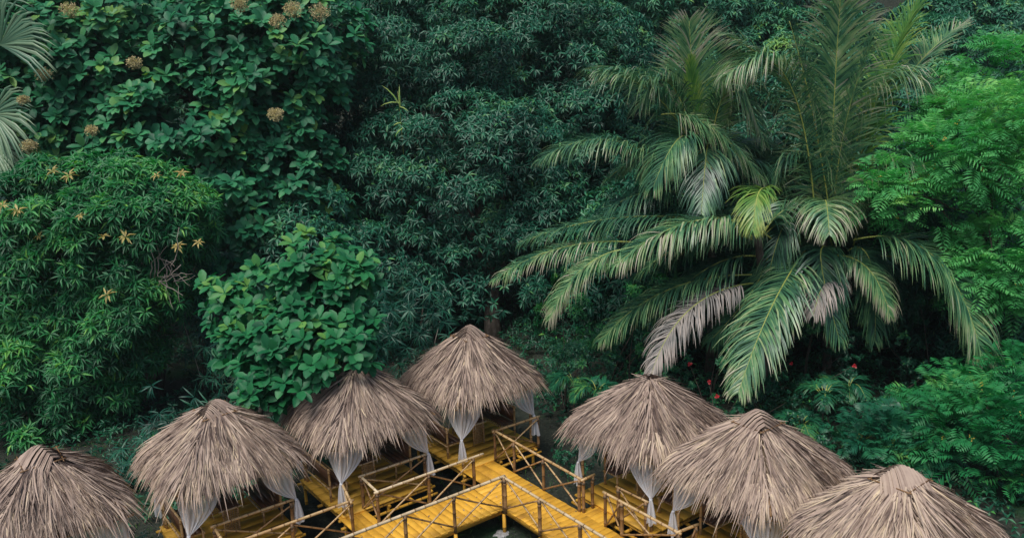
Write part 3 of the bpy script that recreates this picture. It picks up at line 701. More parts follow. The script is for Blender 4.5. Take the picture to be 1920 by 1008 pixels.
def gz(p): return np.array([p[0], p[1], GZ-.02])

# central dark mango tree
tb_ = gz(atz(925, 640, GZ))
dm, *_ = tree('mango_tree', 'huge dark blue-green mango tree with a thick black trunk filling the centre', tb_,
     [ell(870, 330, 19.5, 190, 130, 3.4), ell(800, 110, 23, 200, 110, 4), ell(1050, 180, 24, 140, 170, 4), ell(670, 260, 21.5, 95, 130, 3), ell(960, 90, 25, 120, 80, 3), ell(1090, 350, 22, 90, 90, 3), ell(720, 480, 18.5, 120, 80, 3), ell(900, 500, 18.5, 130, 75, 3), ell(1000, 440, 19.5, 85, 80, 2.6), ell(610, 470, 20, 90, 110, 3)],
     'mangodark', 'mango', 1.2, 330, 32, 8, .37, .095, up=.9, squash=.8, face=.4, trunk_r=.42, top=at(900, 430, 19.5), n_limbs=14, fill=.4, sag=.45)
# background mango trees
bgspec = [(985, 60, 30, 150, 120, 'olive-topped mango tree behind the central dark mango, at the top centre'),
          (760, 45, 32, 130, 110, 'pale feathery tree crown at the top edge, left of centre'),
          (1180, 70, 31, 130, 150, 'dull green mango tree behind the left coconut palm'),
          (1330, 40, 34, 120, 100, 'hazy mango tree crown at the top edge behind the coconut fronds'),
          (1130, 330, 26, 130, 200, 'shaded mango tree whose crown fills the space behind the lowest left palm fronds'),
          (640, 30, 29, 110, 120, 'mango tree crown between the teak and the top centre trees'),
          (200, -40, 27, 220, 110, 'yellowish lit tree seen through gaps behind the teak at the top left'),
          (430, 60, 27, 160, 150, 'dark tree standing behind the teak near the top left')]
bgspec += [(1500, 330, 17, 150, 150, 'shaded mango tree filling the space right behind the coconut palm crowns'),
          (1290, 470, 15.5, 170, 130, 'dark mango tree behind the lowest palm crown, right of the thick trunk'),
          (1680, 420, 15, 150, 150, 'dark tree between the tallest palm and the feathery tree'),
          (1880, 560, 12.5, 120, 130, 'shaded tree behind the big right-hand palm frond near the right edge'),
          (1540, 170, 30, 150, 110, 'grey-green tree at the foot of the hill behind the upright frond'),
          (1760, 170, 28, 140, 100, 'tree at the foot of the hill behind the feathery tree top'),
          (600, 480, 17, 110, 120, 'dark tree in shade between the teak and the young teak')]
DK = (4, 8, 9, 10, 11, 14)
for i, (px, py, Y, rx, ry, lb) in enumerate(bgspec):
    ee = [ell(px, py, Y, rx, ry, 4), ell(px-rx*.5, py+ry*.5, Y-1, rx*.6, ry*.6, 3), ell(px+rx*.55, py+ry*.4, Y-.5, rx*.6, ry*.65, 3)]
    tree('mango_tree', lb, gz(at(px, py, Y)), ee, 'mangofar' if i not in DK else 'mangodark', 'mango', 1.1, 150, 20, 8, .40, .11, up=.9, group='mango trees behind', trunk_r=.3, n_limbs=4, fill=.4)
# teak at top left
tk, Q1, A1, T1_, cl1 = tree('teak_tree', 'large teak tree with big oval leaves and cream flower sprays across the top left', gz(atz(405, 740, GZ)),
     [ell(190, 130, 17, 230, 150, 3), ell(450, 130, 17.5, 160, 160, 3), ell(560, 330, 17, 70, 100, 2), ell(110, 260, 15.5, 170, 90, 2.5), ell(330, 260, 15.5, 150, 100, 2.5), ell(440, 400, 14, 50, 90, 1.6), ell(580, 60, 18, 70, 110, 2)],
     'teak', 'teak', .75, 330, 5, 8, .52, .30, young=.3, face=1.0, jit=.15, trunk_r=.26, top=at(380, 200, 17), n_limbs=12, n_parts=300, fill=.55, spread=.85, sag=.3)
# teak in front of the hut
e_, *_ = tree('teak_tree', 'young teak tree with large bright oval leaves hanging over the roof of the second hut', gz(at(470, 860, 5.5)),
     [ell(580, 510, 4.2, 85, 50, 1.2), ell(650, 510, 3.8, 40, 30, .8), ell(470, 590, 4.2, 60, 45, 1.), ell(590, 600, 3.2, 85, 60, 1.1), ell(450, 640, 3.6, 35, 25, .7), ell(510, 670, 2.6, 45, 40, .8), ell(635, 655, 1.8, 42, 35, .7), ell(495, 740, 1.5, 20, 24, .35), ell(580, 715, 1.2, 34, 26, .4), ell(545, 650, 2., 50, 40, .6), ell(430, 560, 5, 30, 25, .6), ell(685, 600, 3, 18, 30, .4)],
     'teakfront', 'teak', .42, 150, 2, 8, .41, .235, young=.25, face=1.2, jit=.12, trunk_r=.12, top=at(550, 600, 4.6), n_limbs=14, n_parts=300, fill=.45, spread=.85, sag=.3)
# mango at left front
ml, Q2, A2, T2, cl2 = tree('mango_tree', 'bright green mango tree at the left edge with drooping narrow leaves and orange young shoots', gz(atz(272, 770, GZ)),
     [ell(180, 440, 10, 180, 120, 2.6), ell(60, 560, 9.5, 120, 160, 2.4), ell(250, 570, 10, 120, 110, 2.4), ell(80, 720, 8.5, 100, 110, 2), ell(190, 660, 9.5, 90, 60, 2), ell(310, 410, 10, 60, 70, 2), ell(30, 420, 9.5, 60, 60, 2), ell(60, 790, 7.2, 80, 50, 1.4), ell(170, 740, 8.5, 70, 45, 1.4), ell(110, 360, 9.5, 45, 35, 1.2), ell(250, 350, 9.8, 40, 30, 1.2)],
     'mango', 'mango', .72, 235, 17, 11, .38, .082, up=.9, face=.8, trunk_r=.2, top=at(230, 560, 10), n_limbs=10, n_parts=300, fill=.45, sag=.4)
mb = MB(); limb(mb, gz(atz(300, 745, GZ)), at(290, 540, 10), .2, .12, .1, 9, 8); mb.build('trunk', MAT['bark'], ml, ml.location, smooth=True)
mb = MB(); limb(mb, gz(atz(120, 830, GZ)), at(120, 560, 9), .16, .08, .1, 9, 8); mb.build('trunk', MAT['bark'], ml, ml.location, smooth=True)
# orange young shoots (a few where the photo has them, their own parts)
for (px, py, Y, sz) in [(98, 322, 8.6, .3), (130, 330, 8.6, .34), (34, 395, 7.6, .34), (235, 445, 7.9, .38), (195, 443, 8, .26), (75, 442, 7.8, .26), (293, 330, 8.6, .22), (340, 325, 8.7, .3), (372, 455, 8.3, .28), (333, 462, 8.3, .34), (200, 553, 7.5, .38), (5, 385, 7.6, .3), (150, 405, 7.8, .24)]:
    mb = MB(); P, D, N, Ls, Ws, v = rosettes(at(px, py, Y-.9)[None], np.array([[0, -.6, 1.]]), 10, sz*.85, sz*.24, 1., .3, np.array([.5])); leaves(mb, P, D, N, Ls, Ws, v, 'mango'); mb.build('young_shoot', MAT['young'], ml, ml.location)
mb = MB()
for _ in range(16):
    a = at(300+rng.uniform(-20, 40), 480+rng.uniform(0, 50), 7.9); b = at(330+rng.uniform(-50, 50), 470+rng.uniform(-60, 110), 7.6)
    limb(mb, a, b, .022, .006, .35, 8, 5)
mb.build('bare_twigs', MAT['twig'], ml, ml.location, smooth=True)
# teak flower sprays
for (px, py, Y, sz) in [(82, 140, 13.2, .8), (45, 188, 13.2, .55), (252, 118, 13.6, .7), (172, 245, 12.8, .6), (55, 275, 12.8, .75), (517, 215, 13.8, .75), (130, 20, 14.5, .9), (450, 10, 14.5, .9), (520, 40, 14.5, .8), (600, 25, 15, 1.1), (550, 20, 15, 1.)]:
    mb = MB(); c_ = at(px, py, Y-1.); n_ = 420
    dd = unit(rng.normal(0, 1, (n_, 3))+[0, -.3, .5]); P = c_+dd*sz*.42*rng.uniform(.2, 1, (n_, 1))*[1, 1, .8]
    leaves(mb, P, dd+rng.normal(0, .5, (n_, 3)), rng.normal(0, 1, (n_, 3)), .06, .045, rng.rand(n_), 'simple')
    for d_ in dd[:22]: tube(mb, [c_-[0, 0, sz*.3], c_+d_*sz*.4], [.008, .004], 4, .3)
    mb.build('flower_spray', MAT['panicle'], tk, tk.location)

# ------------------------------------------------------------------ palms
def bez(pts, n):
    P = np.array(pts, float)
    t = np.linspace(0, 1, n)[:, None]
    if len(P) == 3: return (1-t)**2*P[0]+2*t*(1-t)*P[1]+t*t*P[2]
    return (1-t)**3*P[0]+3*t*(1-t)**2*P[1]+3*t*t*(1-t)*P[2]+t**3*P[3]
FR = 1.65
def frond(parent, org, pts, leaf_len=.85, n=80, mat='coco', sag=.6, width=.034, vee=.35, tone=.5, dry_tip=.35, name='frond', start=.12, ang=.7, rr=.028, clump=0.):
    leaf_len *= FR; n = int(n*1.25); width *= 1.35; tone -= .11; sag *= 1.15; vee *= .6
    R = bez(pts, 24); tt = np.linspace(0, 1, 24)
    T, A, B = frames(R)
    # side vector roughly horizontal
    mbR = MB(); tube(mbR, R, rr*(1-.8*tt)+.003, 6, .5)
    base = np.asarray(org, float)
    fr = mbR.build(name, MAT['rachis'], parent, base, smooth=True)
    ts = np.linspace(start, .995, n); Pc = np.stack([np.interp(ts, tt, R[:, i]) for i in range(3)], 1); Tc = unit(np.stack([np.interp(ts, tt, T[:, i]) for i in range(3)], 1))
    upv = np.array([0, 0, 1.]); S = np.cross(Tc, upv+0*Tc)
    # keep the side direction continuous, falling back to the start direction where the rachis is vertical
    S0 = np.cross(unit(R[-1]-R[0]), upv); S0 = unit(S0) if np.linalg.norm(S0) > .15 else RGT
    nS = np.linalg.norm(S, axis=1, keepdims=True); S = unit(S*np.sign((S@S0))[:, None]*np.minimum(nS*2, 1)+S0*np.clip(1-nS*2, 0, 1))
    Nn = np.cross(S, Tc)
    mb = MB(); K = 6; wf = (.6, 1., .95, .75, .5, .05)
    for sd_ in (-1, 1):
        prof = np.sin(PI*np.clip(.12+ts*.86, 0, 1))**.55
        L = leaf_len*prof*rng.uniform(.8, 1.1, n)
        th = ang*(1-.45*ts)+rng.normal(0, .07+clump, n)             # angle away from the rachis
        th = th*1.45
        D = unit(Tc*np.cos(th)[:, None]+S*sd_*np.sin(th)[:, None]+Nn*(vee+rng.normal(0, .1, n))[:, None])
        cur = Pc.copy(); Dd = D.copy(); seg = L/(K-1)
        V = np.zeros((n, K, 2, 3)); kink = (rng.rand(n) < .35)*rng.uniform(.3, 1.4, n)
        for j in range(K):
            wS = unit(np.cross(Dd, Nn)); w_ = width*wf[j]*.5
            V[:, j, 0] = cur-wS*w_; V[:, j, 1] = cur+wS*w_
            Dd = Dd.copy(); Dd[:, 2] -= sag*(.04+.13*j)*rng.uniform(.7, 1.3, n)+kink*(j == 2)*sag; Dd = unit(Dd)
            cur = cur+Dd*seg[:, None]
        idx = np.arange(n)[:, None]*K*2+np.arange(K-1)[None]*2
        f = np.stack([idx, idx+1, idx+3, idx+2], -1).reshape(-1, 4)
        tv = tone+rng.normal(0, .15, n)[:, None]+dry_tip*np.linspace(0, 1, K)[None]**2.5+.12*ts[:, None]
        mb.add(V.reshape(-1, 3), None, f, np.repeat(tv.ravel(), 2))
    ch = mb.build('leaflets', MAT[mat], fr, None, kind='stuff')
    ch.data.transform(Matrix.Translation(Vector([-float(v_) for v_ in base])))
    return fr
def f3(c, *pts): return [at(*p) for p in pts]
def palm(label, base, crown, fronds, tr=.13, group='coconut palms', extra=16):
    base = gz(base); e = empty('coconut_palm', base, label, 'palm tree', group)
    mb = MB(); n = 16; P = bez([base, (base+crown)/2+[.3, -.2, .3], crown+[0, 0, .1]], n); tube(mb, P, np.linspace(tr*1.3, tr, n)+.012*(np.arange(n) % 2), 10)
    mb.build('trunk', MAT['bark'], e, base, smooth=True)
    for pts, kw in fronds: frond(e, base, [at(*p) for p in pts], **kw)
    for i in range(extra):
        a = i*2.4+rng.uniform(-.3, .3); el_ = rng.uniform(.05, .9); Lf = rng.uniform(3.6, 4.8)
        d = np.array([math.cos(a), abs(math.sin(a))*.8+.2*math.sin(a), 0]); p1 = crown+d*Lf*.45*math.cos(el_)+[0, 0, Lf*.55*math.sin(el_)+.5]; p2 = crown+d*Lf*math.cos(el_*.7)+[0, 0, Lf*(.55*math.sin(el_)-.35)]
        frond(e, base, [crown+d*.1, p1, p2], leaf_len=.95, n=80, sag=.8, tone=rng.uniform(.25, .55), dry_tip=.25)
    return e
D_ = dict
palm('tall coconut palm right of centre with one upright frond and big arching outer fronds', at(1548, 700, 9.5), at(1540, 430, 9.5), [
    ([(1556, 440, 9.6), (1560, 200, 10), (1578, -30, 9.5)], D_(leaf_len=1.5, n=140, sag=.35, vee=.3, ang=.72, tone=.64, dry_tip=.25, width=.045)),
    ([(1590, 430, 10), (1625, 170, 10.6), (1725, 10, 10.5)], D_(leaf_len=1.3, n=110, sag=.3, vee=.4, ang=.75, mat='cocobright', tone=.5, width=.05)),
    ([(1580, 430, 9.8), (1620, 20, 10.2), (1770, 200, 8.8)], D_(leaf_len=1.4, n=100, sag=.95, tone=.55, dry_tip=.5)),
    ([(1560, 430, 9.3), (1570, 230, 9.2), (1640, 60, 9.2)], D_(leaf_len=1.1, n=90, sag=.6, tone=.45, dry_tip=.3)),
    ([(1560, 430, 9.3), (1530, 200, 9.0), (1480, 40, 9.4)], D_(leaf_len=1.1, n=90, sag=.6, tone=.4, dry_tip=.3)),
    ([(1580, 430, 9.0), (1680, 240, 8.4), (1720, 330, 7.6)], D_(leaf_len=1.3, n=100, sag=1.0, tone=.45, dry_tip=.4)),
    ([(1700, 150, 10.5), (1740, 90, 10.8), (1800, 50, 11)], D_(leaf_len=.8, n=50, sag=.15, tone=.6)),
    ([(1530, 430, 9.4), (1505, 10, 9.4), (1365, 140, 8.0)], D_(leaf_len=1.5, n=110, sag=1.05, tone=.55, dry_tip=.5)),
    ([(1475, 150, 9.6), (1420, 90, 9.8), (1355, 65, 10)], D_(leaf_len=.9, n=55, sag=.3, tone=.55)),
    ([(1540, 420, 9), (1548, 320, 7.3), (1555, 440, 6.2)], D_(leaf_len=1.0, n=70, sag=.9, tone=.62, dry_tip=.5, ang=.9)),
    ([(1600, 450, 8), (1790, 400, 6.2), (1845, 690, 4.4)], D_(leaf_len=1.4, n=130, sag=.75, tone=.5, dry_tip=.35, width=.045)),
    ([(1640, 480, 9.5), (1820, 470, 9), (1925, 740, 8)], D_(leaf_len=1.2, n=90, sag=.7, tone=.25, dry_tip=.2)),
    ([(1560, 480, 8.6), (1640, 470, 7), (1668, 590, 6.2)], D_(leaf_len=.8, n=70, sag=1., tone=.6, dry_tip=.6, mat='coco')),
    ([(1570, 520, 8.6), (1550, 490, 7.4), (1525, 590, 6.6)], D_(leaf_len=.8, n=50, sag=1., tone=.6, dry_tip=.6, mat='cocodry')),
    ([(1510, 470, 8.6), (1440, 560, 6.2), (1385, 735, 4.8)], D_(leaf_len=1.15, n=110, sag=.55, tone=.5, dry_tip=.35, width=.042)),
    ([(1560, 470, 8.8), (1510, 420, 7.4), (1575, 640, 6.8)], D_(leaf_len=1.1, n=80, sag=1., tone=.3)),
    ([(1590, 470, 9), (1650, 430, 8), (1640, 640, 7.4)], D_(leaf_len=1.1, n=80, sag=1., tone=.25)),
    ([(1500, 460, 9.5), (1480, 340, 9), (1440, 520, 8)], D_(leaf_len=1.1, n=80, sag=.9, tone=.2)),
    ([(1600, 460, 9.5), (1640, 300, 9.5), (1690, 420, 9)], D_(leaf_len=1.1, n=80, sag=.9, tone=.2)),
    ([(1560, 460, 9.8), (1500, 220, 10), (1450, 330, 9.5)], D_(leaf_len=1.1, n=80, sag=.8, tone=.3)),
])
palm('middle coconut palm with the lowest, widest crown, its fronds reaching over the thatched roof', at(1430, 690, 8.5), at(1420, 450, 8.5), [
    ([(1450, 450, 8.6), (1320, 350, 7.6), (1150, 500, 6)], D_(leaf_len=1.2, n=120, sag=.95, tone=.6, dry_tip=.3, width=.045)),
    ([(1400, 430, 9.5), (1180, 370, 9), (975, 455, 8.5)], D_(leaf_len=1.05, n=110, sag=.7, tone=.35)),
    ([(1200, 455, 8.6), (1040, 440, 8.2), (925, 525, 7.4)], D_(leaf_len=.85, n=75, sag=.9, tone=.6, dry_tip=.5)),
    ([(1190, 465, 7), (1080, 470, 6.5), (1030, 600, 6)], D_(leaf_len=.9, n=75, sag=.9, tone=.6, dry_tip=.5)),
    ([(1420, 515, 8.6), (1230, 510, 7.6), (1125, 640, 6.6)], D_(leaf_len=1.0, n=90, sag=.85, tone=.48)),
    ([(1420, 530, 8.4), (1270, 540, 6.5), (1222, 700, 5)], D_(leaf_len=.9, n=90, sag=.95, tone=.6, mat='cocodry')),
    ([(1440, 360, 8), (1418, 330, 7), (1412, 430, 6.6)], D_(leaf_len=.75, n=60, sag=.5, tone=.65, mat='cocobright', ang=.6)),
    ([(1420, 480, 8.6), (1330, 470, 8.4), (1230, 590, 8)], D_(leaf_len=1.1, n=80, sag=.9, tone=.25)),
    ([(1440, 480, 8.4), (1430, 540, 8.2), (1330, 640, 7.5)], D_(leaf_len=1.0, n=80, sag=.9, tone=.3)),
])
palm('leftmost coconut palm with a bright new spear frond and grey-green arching fronds', at(1330, 640, 11), at(1325, 320, 11), [
    ([(1315, 300, 11), (1300, 180, 11.2), (1292, 40, 11.3)], D_(leaf_len=1.3, n=100, sag=.2, vee=.5, ang=.65, tone=.68)),
    ([(1310, 290, 10.9), (1298, 200, 11), (1294, 110, 11)], D_(leaf_len=.55, n=70, sag=.05, vee=.5, ang=.3, tone=.55, mat='cocobright')),
    ([(1320, 320, 10.8), (1240, 130, 10.2), (1122, 140, 9.4)], D_(leaf_len=1.5, n=110, sag=.6, tone=.48)),
    ([(1310, 360, 10.4), (1150, 200, 9.8), (1015, 300, 8.8)], D_(leaf_len=1.15, n=110, sag=.75, tone=.42, dry_tip=.35)),
    ([(1240, 215, 10), (1330, 200, 9.2), (1430, 340, 8.4)], D_(leaf_len=1.1, n=90, sag=1., tone=.66, dry_tip=.4)),
    ([(1310, 310, 10.5), (1290, 180, 9.3), (1225, 350, 8.3)], D_(leaf_len=1.25, n=100, sag=.95, tone=.42)),
    ([(1330, 320, 10.5), (1330, 190, 9.2), (1315, 400, 7.8)], D_(leaf_len=1.2, n=100, sag=.8, tone=.28, dry_tip=.1)),
    ([(1330, 310, 10.8), (1350, 60, 10.8), (1430, 260, 9.6)], D_(leaf_len=1.35, n=100, sag=.95, tone=.5, dry_tip=.4)),
    ([(1310, 310, 10.8), (1260, 60, 11), (1200, 200, 10.2)], D_(leaf_len=1.2, n=100, sag=.8, tone=.45)),
    ([(1340, 320, 11), (1370, 150, 11), (1470, 120, 10.6)], D_(leaf_len=1.1, n=90, sag=.5, tone=.5)),
    ([(1340, 310, 11), (1330, 200, 11.4), (1350, 130, 11.6)], D_(leaf_len=.8, n=70, sag=.2, tone=.55, mat='cocobright')),
    ([(1340, 340, 11), (1420, 260, 10.6), (1480, 370, 10)], D_(leaf_len=1.1, n=90, sag=.85, tone=.35)),
    ([(1300, 370, 10.8), (1200, 330, 10), (1110, 420, 9.5)], D_(leaf_len=1.1, n=90, sag=.8, tone=.25)),
])
# fan palm at the top left edge
def fan_palm():
    base = gz(at(-30, 700, 15)); e = empty('fan_palm', base, 'fan palm with stiff pleated grey-green fans cut by the top left edge', 'palm tree')
    mb = MB(); limb(mb, base, at(-40, 110, 15), .16, .12, .02, 9, 10); mb.build('trunk', MAT['bark'], e, base, smooth=True)
    for (cx, cy_, Y, r_, a0, a1) in [(0, 85, 12.2, 2.4, -25, 95), (-15, 215, 12.4, 2.0, -70, 55), (-20, 270, 12.6, 1.9, -90, 30), (-40, 20, 12.8, 2.4, 10, 130)]:
        c_ = at(cx, cy_, Y); mb = MB()
        for a in np.linspace(a0, a1, 34):
            ar = math.radians(a+rng.normal(0, 1.2)); d = unit(RGT*math.cos(ar)+UPV*math.sin(ar)-FWD*.25+rng.normal(0, .03, 3))
            L = r_*rng.uniform(.85, 1.05); S = unit(np.cross(d, FWD)); vs_ = []
            for j, (tt, w_) in enumerate([(0, .004), (.35, .045), (.65, .05), (.85, .03), (1, .003)]):
                p = c_+d*L*tt+np.array([0, 0, -1])*max(0, tt-.45)**2*.9*L; vs_ += [p-S*w_, p-FWD*w_*.7, p+S*w_]
            f = []
            for j in range(4): a_ = j*3; f += [(a_, a_+1, a_+4, a_+3), (a_+1, a_+2, a_+5, a_+4)]
            mb.add(vs_, None, f, np.clip(rng.normal(.6, .15), 0, 1))
        mb.build('fan_leaf', MAT['fan'], e, base)
        mb = MB(); limb(mb, at(-40, 130, 15), c_, .03, .02, .02, 6, 6); mb.build('leaf_stalk', MAT['rachis'], e, base, smooth=True)
fan_palm()

# ------------------------------------------------------------------ feathery tree on the right
def sprays(mb, C, A, L, nb, blen, bw, var, sag=.35):
    """flat fern-like sprays: side blades along a drooping midrib"""
    n = len(C); A = unit(A); t = np.linspace(.1, 1, nb)
    S = unit(np.cross(A, np.array([[0, 0, 1.]])+rng.normal(0, .25, (n, 3)))); Ls = L*rng.uniform(.7, 1.2, n)
    for sd_ in (-1, 1):
        P = C[:, None]+A[:, None]*(t[None, :, None]*Ls[:, None, None]); P[..., 2] -= sag*Ls[:, None]*t[None]**2
        T = np.repeat(A[:, None], nb, 1).copy(); T[..., 2] -= 2*sag*t[None]
        D = unit(unit(T)*.55+S[:, None]*sd_+rng.normal(0, .08, (n, nb, 3))); D[..., 2] -= .15
        prof = np.sin(PI*(.2+.75*t))[None]*Ls[:, None]/L
        N = np.cross(np.repeat(S[:, None], nb, 1), T)*1.
        leaves(mb, P.reshape(-1, 3), D.reshape(-1, 3), N.reshape(-1, 3), (blen*prof).ravel(), bw*rng.uniform(.8, 1.2, n*nb), np.repeat(var, nb)+rng.normal(0, .06, n*nb), 'simple')
def feathery(label, base, ells, n_clumps, per, top, flowers=60, group=None, mat='moringa', L=.42, tr=.12, lim=8):
    base = np.asarray(base, float); e = empty('feathery_tree', base, label, 'tree', group)
    Q, A, T, cl = crown_points(ells, .6, int(n_clumps*.5), per, .12, up=.7, squash=.6)
    A = A*np.array([1, 1, .6])+np.array([0, 0, .1]); A = unit(A+rng.normal(0, .35, A.shape))
    mb = MB(); sprays(mb, Q, A, L*1.75, 8, .34, .055, T); mb.build('crown', MAT[mat], e, base, kind='stuff')
    mb = MB(); Pt = limb(mb, base, top, tr, tr*.4, .06, 10, 8); mb.build('trunk', MAT['bark'], e, base, smooth=True)
    for _ in range(lim):
        mb = MB(); limb(mb, Pt[rng.randint(4, len(Pt))], cl[rng.randint(len(cl))], tr*.45, .012, .16, 8, 6); mb.build('limb', MAT['bark'], e, base, smooth=True)
    if flowers:
        mb = MB(); j = rng.choice(len(Q), flowers, replace=False); P = np.repeat(Q[j]+[0, -.1, .12], 6, 0)+rng.normal(0, .05, (flowers*6, 3))
        leaves(mb, P, rng.normal(0, 1, P.shape), rng.normal(0, 1, P.shape), .055, .04, rng.rand(len(P)), 'simple'); mb.build('flowers', MAT['yellowflower'], e, base, kind='stuff')
    return e
feathery('tall bright green feathery-leaved tree with small yellow flowers at the right edge', gz(at(1860, 720, 8)),
         [ell(1850, 240, 8, 75, 60, 1.5), ell(1905, 150, 9, 70, 60, 1.6), ell(1775, 300, 7.2, 65, 45, 1.2), ell(1850, 310, 8, 100, 60, 1.6), ell(1895, 500, 6.8, 85, 80, 1.5), ell(1710, 385, 7.2, 50, 32, 1.), ell(1655, 345, 7, 30, 18, .6)],
         470, 10, at(1840, 300, 8), 90, tr=.13, lim=12)
feathery('low feathery-leaved sapling with fern-like sprays in the lower right corner above the roof', gz(at(1860, 1020, 2)),
         [ell(1850, 830, 1.8, 80, 90, 1.1), ell(1790, 750, 4, 70, 35, 1.), ell(1895, 710, 4, 40, 40, .9), ell(1905, 930, 1, 45, 50, .9), ell(1790, 790, 2.8, 35, 30, .7)],
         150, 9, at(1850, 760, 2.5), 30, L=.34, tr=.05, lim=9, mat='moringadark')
feathery('small feathery bush in front of the dark shrubs left of the lower right corner', gz(at(1700, 900, 3.2)),
         [ell(1690, 830, 3, 60, 35, .8), ell(1640, 830, 3.2, 40, 30, .6)], 60, 8, at(1690, 840, 3), 6, L=.3, tr=.03, lim=4, mat='areca')

# ------------------------------------------------------------------ understory shrubs
def shrub(label, base, ells, n_clumps, per, k=7, L=.14, Wd=.075, mat='shrub', name='shrub', sag=.3, kind='mango', cr=.3, group='shrubs under the palms', cat='shrub', stems=4):
    base = np.asarray(base, float); e = empty(name, base, label, cat, group)
    Q, A, T, cl = crown_points(ells, cr, n_clumps, per, .35)
    P, D, N, Ls, Ws, v = rosettes(Q, A, k, L, Wd, .95, sag, T); mb = MB(); leaves(mb, P, D, N, Ls, Ws, v, kind); mb.build('foliage', MAT[mat], e, base, kind='stuff')
    for _ in range(stems):
        mb = MB(); limb(mb, base, cl[rng.randint(len(cl))], .03, .01, .1, 6, 5); mb.build('stem', MAT['bark'], e, base, smooth=True)
    return e, Q
sh = [(1130, 560, 9, 120, 90, 'leafy shrub between the central trunk and the drooping palm frond', 'mango', .22, .06),
      (1060, 665, 8, 90, 80, 'shaded shrub right behind the corner hut roof', 'shrub', .16, .06),
      (1180, 660, 8.5, 110, 60, 'dark shrub behind the shaggy roof, left of the grey frond', 'shrub', .14, .07),
      (1330, 690, 8, 110, 70, 'hibiscus bush with red flowers behind the shaggy roof', 'shrub', .13, .08),
      (1430, 770, 6, 90, 60, 'rounded hibiscus bush above the peak of the middle right roof', 'shrub', .12, .08),
      (1500, 640, 9, 110, 70, 'dark bush with red flowers beneath the tallest palm', 'shrub', .13, .08),
      (1620, 720, 8, 110, 80, 'dark green bush right of the palm trunk', 'shrub', .14, .08),
      (1740, 650, 9, 120, 90, 'shaded bush under the big right-hand frond', 'shrub', .14, .08),
      (1690, 790, 5, 100, 50, 'bush just behind the lower right roofs', 'shrub', .13, .08),
      (1830, 620, 9.5, 110, 90, 'bush behind the feathery tree at the right edge', 'shrub', .14, .08),
      (1560, 800, 4.4, 80, 50, 'bush between the two rightmost roofs', 'shrub', .13, .08),
      (1080, 860, 3.4, 30, 35, 'low weed clump behind the right walkway railing', 'shrub', .12, .05),
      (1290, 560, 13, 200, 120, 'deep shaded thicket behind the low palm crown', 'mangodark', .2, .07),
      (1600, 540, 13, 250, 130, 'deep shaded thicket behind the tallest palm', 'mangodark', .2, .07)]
redspots = []
for (px, py, Y, rx, ry, lb, mt, L, w_) in sh:
    m_ = mpp(Y); b_ = at(px, py+ry, Y); b_ = gz(b_)
    top_ = at(px, py-ry, Y)[2]; cz = (top_+GZ)/2; hz = (top_-GZ)/2
    mid = at(px, py, Y); rz_ = ry*m_
    el_ = [(mid, (rx*m_, 1.3, rz_)), (mid+[-rx*m_*.5, -.5, -rz_*.5], (rx*m_*.6, 1.1, rz_*.7)), (mid+[rx*m_*.5, -.4, -rz_*.4], (rx*m_*.6, 1.1, rz_*.7))]
    ncl = int(np.clip(rx*ry*m_*m_*6, 18, 130))
    shrub(lb, b_, el_, ncl, 9, 8, L, w_, mt, 'shrub' if 'hibiscus' not in lb else 'hibiscus_bush', cr=.32)
fl = empty('hibiscus_bush', gz(at(1345, 745, 5.5)), 'hibiscus bush with scattered single red blooms between the palms and the right-hand roofs', 'shrub')
for (px, py, Y) in [(1344, 743, 5.2), (1484, 681, 7.2), (1602, 686, 6.8), (1293, 682, 6.6), (1344, 795, 2.3), (1410, 690, 7), (1330, 715, 6)]:
    mb = MB(); P, D, N, Ls, Ws, v = rosettes(at(px, py, Y)[None], unit(CAM-at(px, py, Y))[None], 5, .085, .085, .85, .05, np.array([.5])); leaves(mb, P, D, N, Ls, Ws, v, 'teak'); mb.build('bloom', MAT['hibiscus'], fl, fl.location)
    mb = MB(); limb(mb, fl.location, at(px, py, Y)+[0, .05, 0], .02, .006, .05, 7, 5); mb.build('stem', MAT['bark'], fl, fl.location, smooth=True)
# areca palms
def areca(label, px, py, Y, n, L, sc=1.):
    c_ = at(px, py, Y); base = gz(c_); e = empty('areca_palm', base, label, 'palm', 'small palms among the shrubs')
    for i in range(n):
        a = rng.uniform(0, 2*PI); r_ = L*rng.uniform(.6, 1.); d = np.array([math.cos(a), math.sin(a), 0])
        p0 = c_+d*.05; p1 = c_+d*r_*.45+[0, 0, r_*.7]; p2 = c_+d*r_*1.05+[0, 0, -.1*r_]
        frond(e, base, [p0, p1, p2], leaf_len=.34*sc, n=26, mat='areca', sag=.45, width=.03*sc, tone=rng.uniform(.4, .75), dry_tip=.1, rr=.012, start=.25)
    mb = MB(); limb(mb, base, c_, .04, .03, .02, 5, 6); mb.build('trunk', MAT['bark'], e, base, smooth=True)
for a in [('areca palm beside the low feathery sapling above the rightmost roof', 1745, 815, 3.2, 9, 1.), ('glossy small palm right of the hanging frond tip', 1545, 745, 5.5, 9, 1.1), ('areca palm just above the joint of the two right-hand roofs', 1612, 830, 4, 9, 1.1), ('areca palm behind the peak of the middle right roof', 1500, 800, 4.6, 8, 1.0), ('small yellowish palm left of the rightmost roof peak', 1690, 835, 3.4, 7, .7), ('areca palm in the shade under the tallest palm', 1590, 730, 6.5, 9, 1.2), ('palm seedling among shrubs left of the shaggy roof', 1120, 735, 5.5, 8, .9), ('small palm in the deep shade right of the corner hut', 1075, 715, 6.5, 8, .9)]:
    areca(*a)
